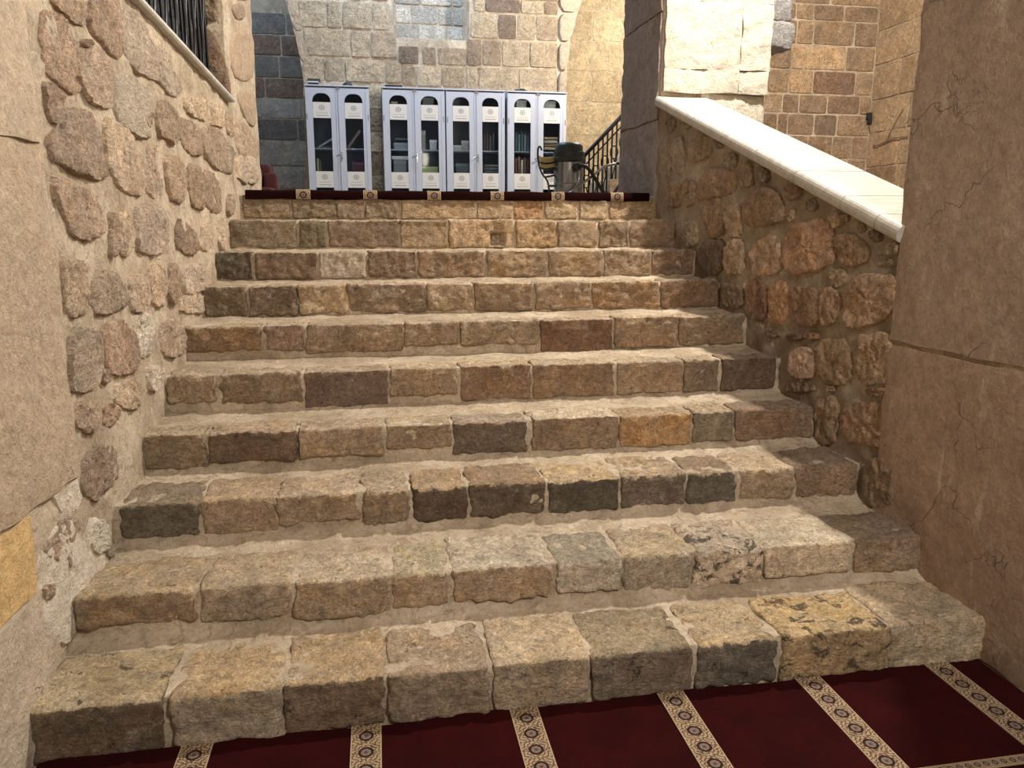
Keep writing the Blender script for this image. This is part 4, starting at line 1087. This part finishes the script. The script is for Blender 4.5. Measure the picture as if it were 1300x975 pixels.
def cabinet(px0, px1, label, zoff=0.0):
    x0, x1 = kx(px0), kx(px1); w = x1-x0; D = .42
    c = thing('steel_cabinet', label, 'cabinet', ((x0+x1)/2, CYF, ZTOP-.008), 0, 'glazed steel book cabinets against the back wall')
    a, b, t = -w/2, w/2, .018
    bm = bmesh.new()
    add_box(bm, (a, .024, 0), (a+t, D, H-t), .002, 1); add_box(bm, (b-t, .024, 0), (b, D, H-t), .002, 1)
    add_box(bm, (a+t, D-t, .0), (b-t, D, H-t)); add_box(bm, (a+t, .03, .06), (b-t, D-t, .08))
    from_bm('carcass', bm, M['steel_paint'], c)
    box('back_panel', (a+t, D-t-.004, .08), (b-t, D-t, H-t), M['steel_shaded'], c)
    box('top_panel', (a-.006, -.008, H-t), (b+.006, D, H), M['steel_paint'], c, .003)
    box('plinth', (a+.01, .03, 0), (b-.01, .05, .06), M['steel_paint'], c)
    for z in (zs['lb']+.03, zs['la']-.015, zs['shelf'], zs['ua']-.02):
        box('shelf', (a+t, .05, z-.016), (b-t, D-t, z), M['steel_paint'], c)
    dw = w/2-.004; wx = dw*.285
    for s in (0, 1):
        d = from_bm('door', door_mesh(dw, H-t-.05, wx, .18, zs['arch']-.03), M['steel_paint'], c, (a+.002+s*(w/2), 0, .03))
        box('pane', (dw/2-wx-.01, .010, .17), (dw/2+wx+.01, .014, zs['arch']-.025), M['glass'], d)
        label_card(d, dw/2-wx+.002, dw/2+wx-.002, zs['ub']-.03, zs['ua']-.03, -.0022)
        label_card(d, dw/2-wx+.002, dw/2+wx-.002, zs['lb']-.03, zs['la']-.03, -.0022)
        # pressed bead down the meeting edge and the stile
        for xx in ((dw-.02,) if s == 0 else (.012, dw-.05)):
            box('bead', (xx, -.006, .03), (xx+.008, .001, H-t-.09), M['steel_paint'], d, .002)
        hx = .012 if s == 0 else dw-.02
        box('hinge', (hx, -.006, zs['ub']-.05), (hx+.008, .0, zs['ub']+.03), M['chrome'], d, .002)
    # lock with lever handle and hanging keys on the second door
    hd = thing_part = bpy.data.objects.new('handle', None); COL.objects.link(hd); hd.parent = c; hd.location = (.03, -.001, kz(197))
    box('rosette', (-.012, -.012, -.05), (.012, 0, .05), M['chrome'], hd, .004)
    tube('lever', [(0, -.01, .02), (0, -.035, .02), (-.03, -.04, .012), (-.075, -.04, -.012)], .008, M['chrome'], hd)
    box('key', (-.006, -.04, -.085), (.006, -.036, -.03), M['chrome'], hd, .001)
    box('badge', (-.02, -.011, H-t-.035), (.045, -.008, H-t-.012), mat_badge, c, .003)
    return c, w
mat_badge = mat_plain('red_grey_badge', tone((150, 128, 128)), .4)
cabs = [cabinet(388.5, 469.5, 'pale grey steel book cabinet standing alone beside the left arch'),
        cabinet(486, 565, 'pale grey steel book cabinet with flat dark book lying on top'),
        cabinet(566.5, 641, 'pale grey steel book cabinet with only a white paper on top'),
        cabinet(644.5, 719, 'pale grey steel book cabinet with green cloth on top beside the vacuum cleaner')]

def card(name, label, cat, ci, x, dy, z, sx, sy, sz, col, rot=(0, 0, 0), group=None, pages=False):
    """book or box on a cabinet shelf: covers and page block"""
    c = cabs[ci][0]; base = Vector(c.location)+Vector((x, dy, z))
    o = thing(name, label, cat, base, 0, group); o.rotation_euler = rot
    t = min(.006, sx*.2)
    if name == 'book':
        bm = bmesh.new(); add_box(bm, (-sx/2, 0, 0), (-sx/2+t, sy, sz), .001, 1); add_box(bm, (sx/2-t, 0, 0), (sx/2, sy, sz), .001, 1); add_box(bm, (-sx/2, 0, 0), (sx/2, t, sz), .001, 1)
        q = from_bm('cover', bm, M['obj'], o); q.color = (*tone(col), 1)
        q = box('page_block', (-sx/2+t, t, .004), (sx/2-t, sy-.004, sz-.004), M['obj'], o); q.color = (*tone((214, 200, 170)), 1)
    else:
        q = box('body', (-sx/2, 0, 0), (sx/2, sy, sz), M['obj'], o, .003); q.color = (*tone(col), 1)
        q = box('lid', (-sx/2-.003, -.003, sz*.78), (sx/2+.003, sy+.003, sz+.004), M['obj'], o, .002); q.color = (*tone(tuple(min(255, v+24) for v in col)), 1)
    return o
names = ['cabinet beside the left arch', 'cabinet under the flat dark book', 'cabinet under the white paper', 'cabinet under the green cloth']
S1, S2, S3 = zs['shelf'], zs['la']-.015, zs['ua']-.02
def L_(s, i): return s+' in the '+names[i]
R = math.radians
card('book', L_('white booklet leaning far over', 0), 'book', 0, -.30, .10, S1+.012, .03, .16, .30, (206, 206, 212), (0, R(58), 0))
card('book', L_('grey booklet lying under the leaning one', 0), 'book', 0, -.23, .275, S1+.03, .028, .1, .17, (150, 156, 170), (0, R(88), 0))
card('book', L_('dusty pink booklet leaning', 0), 'book', 0, .12, .10, S1+.012, .04, .16, .31, (176, 142, 138), (0, R(36), 0))
card('book', L_('yellow spined book standing', 0), 'book', 0, -.32, .06, S2, .032, .18, .20, (208, 198, 120))
card('book', L_('olive book standing beside the yellow one', 0), 'book', 0, -.285, .06, S2, .024, .18, .18, (120, 118, 84))
card('storage_box', L_('dark red box with pale lid', 0), 'box', 0, .26, .06, S2, .17, .2, .15, (110, 40, 62))
card('book', L_('stack top grey book lying flat', 1), 'book', 1, -.28, .10, S1+.15, .03, .18, .22, (150, 158, 176), (0, R(90), 0))
card('storage_box', L_('pale grey box', 1), 'box', 1, -.20, .08, S1, .20, .2, .09, (176, 180, 190))
card('storage_box', L_('tall cream carton', 1), 'box', 1, .13, .08, S1, .07, .16, .27, (190, 172, 160))
card('storage_box', L_('small white carton', 1), 'box', 1, .28, .08, S1, .10, .12, .14, (214, 212, 212))
card('storage_box', L_('white lettered sign box', 1), 'box', 1, -.22, .05, S2+.20, .24, .08, .045, (214, 216, 220))
card('storage_box', L_('grey file box', 1), 'box', 1, -.22, .08, S2, .18, .2, .19, (140, 146, 150))
card('storage_box', L_('flat yellow green carton', 1), 'box', 1, .22, .06, S2, .24, .2, .10, (196, 198, 108))
card('storage_box', L_('low white carton', 2), 'box', 2, -.27, .08, S1, .13, .15, .07, (205, 200, 192))
card('storage_box', L_('rounded cream parcel', 2), 'box', 2, -.15, .08, S1, .10, .12, .14, (200, 194, 186))
for j, (c_, h) in enumerate([((116, 84, 84), .24), ((98, 78, 86), .26), ((128, 100, 96), .22), ((90, 84, 98), .25)]):
    card('book', L_(['brown', 'mauve grey', 'short rose brown', 'tall slate grey'][j]+' volume standing', 2), 'book', 2, .14+j*.045, .06, S1, .040, .18, h, c_, group='volumes in the cabinet under the white paper')
for j in range(3):
    card('book', L_(['lowest', 'middle', 'uppermost'][j]+' grey volume of the flat stack', 2), 'book', 2, .14, .07, S2+.045*(j+1), .040, .2, .22, (120+j*12, 124+j*8, 134), (0, R(90), 0), group='grey stack in the cabinet under the white paper')
card('storage_box', L_('dull grey carton', 2), 'box', 2, -.2, .10, S2, .18, .2, .16, (110, 118, 122))
for j, (c_, h) in enumerate([((70, 110, 120), .27), ((90, 130, 134), .25), ((84, 104, 124), .28), ((120, 150, 150), .24), ((76, 90, 110), .26)]):
    card('book', L_(['dark teal', 'mid teal', 'tall slate blue', 'short pale teal', 'navy grey'][j]+' volume standing', 3), 'book', 3, -.31+j*.045, .05, S1, .041, .18, h, c_, group='teal row in the cabinet under the green cloth')
for j, (c_, h) in enumerate([((150, 84, 66), .25), ((166, 104, 70), .27), ((214, 206, 190), .22), ((150, 90, 74), .25), ((120, 70, 56), .24)]):
    card('book', L_(['russet', 'tall orange brown', 'short cream', 'rose brown', 'dark chestnut'][j]+' volume standing', 3), 'book', 3, -.31+j*.045, .05, S2, .041, .18, h, c_, group='russet row in the cabinet under the green cloth')
for j, c_ in enumerate([(206, 178, 136), (170, 130, 84), (220, 210, 190), (190, 150, 100)]):
    card('book', L_(['sand coloured lowest', 'brown second', 'cream third', 'ochre uppermost'][j]+' volume of the flat stack', 3), 'book', 3, .12, .06, S1+.05*(j+1), .045, .2, .22, c_, (0, R(90), 0), group='tan stack in the cabinet under the green cloth')
card('storage_box', 'narrow white carton on the top shelf of the cabinet under the green cloth', 'box', 3, -.23, .06, S3, .15, .2, .13, (210, 208, 200))
card('storage_box', 'wide white carton on the top shelf of the cabinet under the green cloth', 'box', 3, .20, .06, S3, .19, .2, .13, (226, 224, 216))
card('storage_box', L_('beige carton on the top shelf', 1), 'box', 1, -.28, .06, S3, .09, .16, .06, (206, 184, 150))
card('storage_box', L_('grey carton on the top shelf', 1), 'box', 1, .22, .08, S3, .16, .16, .13, (150, 148, 150))

# things lying on the cabinets
def on_top(ci, px): return kx(px, 105)-cabs[ci][0].location.x
for j, (c_, w) in enumerate([((44, 44, 50), .15), ((196, 196, 192), .15), ((66, 70, 74), .17)]):
    card('book', ['dark', 'white', 'grey'][j]+' book in the small stack on the cabinet beside the left arch', 'book', 0, on_top(0, 390)-.0, .14, H+.030*(j+1), .028, .2, w, c_, (0, R(90), 0))
card('book', 'flat dark book on top of a steel cabinet', 'book', 1, on_top(1, 489), .12, H+.032, .03, .2, .25, (46, 42, 60), (0, R(90), 0))
def lump(name, label, cat, loc, sx, sy, sz, mat, seed):
    bm = bmesh.new(); bmesh.ops.create_icosphere(bm, subdivisions=4, radius=1.0)
    for v in bm.verts:
        p = v.co.copy(); k = 1+.35*nz(p, 1.6, seed)+.2*nz(p, 4, seed)
        v.co = Vector((p.x*sx*k, p.y*sy*k, max(0, (p.z*k*.5+.42))*sz))
    return tag(from_bm(name, bm, mat, None, loc, True), label, cat)
zc = ZTOP-.008+H
lump('crumpled_cloth', 'small black crumpled bag on the cabinet beside the left arch', 'cloth', (kx(441, 103), CYF+.18, zc), .065, .07, .085, M['black'], 3.0)
lump('folded_cloth', 'dark green cloth heap on top of a cabinet', 'cloth', (kx(664, 110), CYF+.18, zc), .09, .08, .06, mat_plain('green_cloth', tone((44, 78, 62)), .9, 0, .4, 30), 8.0)
o = box('paper_sheet', (-.09, 0, 0), (.09, .2, .006), M['obj'], None, 0, (kx(632, 109), CYF+.08, zc)); o.color = (*tone((220, 216, 206)), 1)
tag(o, 'white paper lying on top of a steel cabinet', 'paper')

# ================================================================== VACUUM CLEANER
VY = 7.0
vx = atY(722, 210, VY).x; vr_ = (atY(741, 210, VY).x-atY(703, 210, VY).x)/2
def vz(py): return atY(722, py, VY).z-ZTOP
vac = thing('vacuum_cleaner', 'drum vacuum cleaner with steel tank and black motor head', 'vacuum cleaner', (vx, VY, ZTOP-.006))
zt = vz(205)
lathe('tank', [(vr_*.88, .10), (vr_*.93, .12), (vr_*.95, zt*.5), (vr_*.95, zt*.52), (vr_*.97, zt*.53), (vr_*.95, zt*.545), (vr_*.95, zt)], M['chrome'], vac)
lathe('rim', [(vr_*.97, zt-.01), (vr_*1.04, zt), (vr_*1.05, zt+.03), (vr_*1.0, zt+.05)], M['black'], vac)
h1 = vz(180.5)
lathe('motor_head', [(vr_*1.0, zt+.05), (vr_*1.02, zt+.07), (vr_*1.0, zt+.11), (vr_*.90, zt+.115), (vr_*.90, h1-.05), (vr_*.82, h1-.015), (vr_*.55, h1), (.01, h1+.003)], M['black'], vac)
lathe('base', [(vr_*.98, .045), (vr_*1.08, .05), (vr_*1.08, .10), (vr_*.9, .115)], M['black'], vac)
for k in range(4):
    a = math.pi/4+k*math.pi/2
    w = lathe('wheel', [(.01, -.012), (.036, -.012), (.04, 0), (.036, .012), (.01, .012)], M['black'], vac, 16, (math.cos(a)*vr_*1.0, math.sin(a)*vr_*1.0, .04)); w.rotation_euler = (math.pi/2, 0, a)
for s in (-1, 1):
    box('latch', (s*vr_*1.0-.018, -.03, zt-.05), (s*vr_*1.0+.018, .03, zt+.06), M['black'], vac, .006)
def vp(px, py, dy=0): return atY(px, py, VY+dy)-Vector(vac.location)
tube('push_handle', spline([vp(688, 191, 0), vp(685.5, 186, 0), vp(683, 190, 0), vp(683.5, 206, 0), vp(688, 220, 0), vp(695, 230, 0), vp(697, 243, 0), vp(697, 262)], 6), .011, M['black'], vac)
tube('bracket', [vp(692, 225), vp(706, 222)], .012, M['black'], vac)
tube('bracket', [vp(697, 236), vp(706, 236)], .012, M['black'], vac)
for j in range(7):
    y = 199+j*2.3
    tube('cord_loop', spline([vp(685, y, -.02), vp(692, y+1.8, -.05), vp(703, y+.5, -.03), vp(704, y+2.0, .03), vp(692, y+2.4, .05), vp(685, y, .02)], 5), .0085,
         mat_plain('yellow_cord', tone((186, 158, 62)), .5) if j == 0 else bpy.data.materials['yellow_cord' if j % 3 else 'black_rubber_hose'], vac, 6)
tube('inlet', [vp(730, 213, -.16), vp(734, 211.5, -.22)], .045, M['black'], vac, 14)
tube('hose', spline([vp(733, 212, -.2), vp(742, 210.5, -.24), vp(750, 218, -.24), vp(758, 231, -.22), vp(767, 245, -.18), vp(776, 250, -.12), vp(784, 238, -.1), vp(792, 228, -.08), vp(796, 216, -.06), vp(793, 208, -.04)], 8), .021, M['hose'], vac, 10)
tube('wand', [vp(722, 246, -.26), vp(750, 225, -.20), vp(768, 210.5, -.12), vp(783, 207.5, -.06)], .0155, M['chrome'], vac, 12)
tube('wand_grip', spline([vp(782, 207.6, -.06), vp(788, 206.5, -.05), vp(793, 208, -.04)], 5), .022, M['black'], vac, 10)

# ================================================================== SIDE STAIR AND ITS RAILING beyond the right pier
GY = 7.9
g0, g1 = atY(741, 198.5, GY), atY(800, 136, GY)
def gp(t, dz=0, dx=0): return g0.lerp(g1, t)+Vector((dx, 0, dz))
sst = thing('side_steps', 'short flight of stone steps under the sloping iron railing', 'steps', (g0.x, GY+.4, ZTOP-.008))
n = 8
for i in range(n):
    x0 = g0.x+.14+i*.20; zt_ = ZTOP+.19*(i+1)
    o = hewn_block('step', x0, x0+.21, GY-.05, GY+1.0, ZTOP-.008, zt_, sst, .012, .004, (5, 6, 6), i*1.3); o.location -= Vector(sst.location)
    paint(o, tone((182, 154, 118)), tone((190, 164, 126)), 0)
gr = thing('stair_railing', 'black iron stair railing sloping up behind the vacuum cleaner', 'railing', (g0.x, GY, ZTOP))
GO = Vector(gr.location)
def gl(t, dz=0, dx=0): return gp(t, dz, dx)-GO
bm = bmesh.new(); add_tube(bm, [gl(-.06), gl(.5), gl(1.9)], .026, 8); from_bm('handrail', bm, M['iron'], gr, None, True)
tube('upper_rail', [gl(-.02, -.13), gl(1.9, -.13)], .010, M['iron'], gr, 6)
tube('lower_rail', [gl(.25, -.80), gl(1.9, -.80)], .012, M['iron'], gr, 6)
k = 0
while k < 19:
    t = .02+k*.1
    zb = max(-.92, ZTOP-gp(t).z)
    tube('baluster', [gl(t, zb), gl(t, zb*.5), gl(t)], .012, M['iron'], gr, 6)
    if k % 2 == 0 and gp(t).z-ZTOP > .4:
        c_ = gl(t+.05, -.36); rr = .05
        tube('ring', [c_+Vector((rr*math.cos(a), 0, rr*1.6*math.sin(a))) for a in [2*math.pi*j/18 for j in range(19)]], .008, M['iron'], gr, 6)
        tube('scroll', spline([gl(t+.05, -.44), gl(t+.08, -.55), gl(t+.03, -.65), gl(t+.06, max(-.8, zb))], 6), .008, M['iron'], gr, 6)
    k += 1

# ================================================================== RED FLOOR SEAT, SOCKET AND CABLE
sx_ = atY(331, 225, 6.0).x
seat = thing('floor_seat', 'dark red padded floor seat behind the left pier', 'seat', (sx_-.06, 6.0, ZTOP-.008))
def pad(name, a, b, rot=0):
    bm = bmesh.new(); add_box(bm, a, b, .045, 4)
    bmesh.ops.subdivide_edges(bm, edges=bm.edges[:], cuts=1, use_grid_fill=True)
    for v in bm.verts: v.co += Vector((1, 1, 1))*.010*nz(v.co, 9, 2)
    return from_bm(name, bm, M['velvet'], seat, None, True)
pad('backrest', (-.20, .10, .02), (.15, .24, .40)); pad('seat_pad', (-.20, -.28, .0), (.20, .12, .16))
pad('bolster', (.08, -.05, .12), (.22, .18, .30))

sp = atY(1101, 150, WY)
sk = thing('wall_socket', 'small dark cable junction box on the passage wall', 'socket', (sp.x, WY-.020, sp.z))
box('case', (-.028, -.035, -.02), (.028, .008, .055), M['black'], sk, .004)
box('plug', (-.018, -.055, -.065), (.016, .0, -.02), M['black'], sk, .004)
pts = [atY(1103, 158, WY-.035), atY(1105.5, 170, WY-.04), atY(1107, 181, WY-.04), atX(1110, 185, xc-.03), atX(1116, 184, xc-.028), atX(1126, 179, xc-.028), atX(1137, 175.5, xc-.028), atX(1152, 173, xc-.028)]
O_ = pts[0].copy()
tag(tube('power_cable', [p-O_ for p in spline(pts, 6)], .007, M['cable'], None, 6, O_), 'thin brown cable hanging in a loop from the junction box', 'cable')
pts = [atX(1124, 180.5, xc-.03), atX(1131, 166, xc-.03), atX(1139, 151, xc-.03), atX(1147, 138, xc-.03)]
O_ = pts[0].copy()
tag(tube('wall_cable', [p-O_ for p in spline(pts, 6)], .0045, M['cable'], None, 6, O_), 'thin cable slanting up the passage side wall', 'cable')
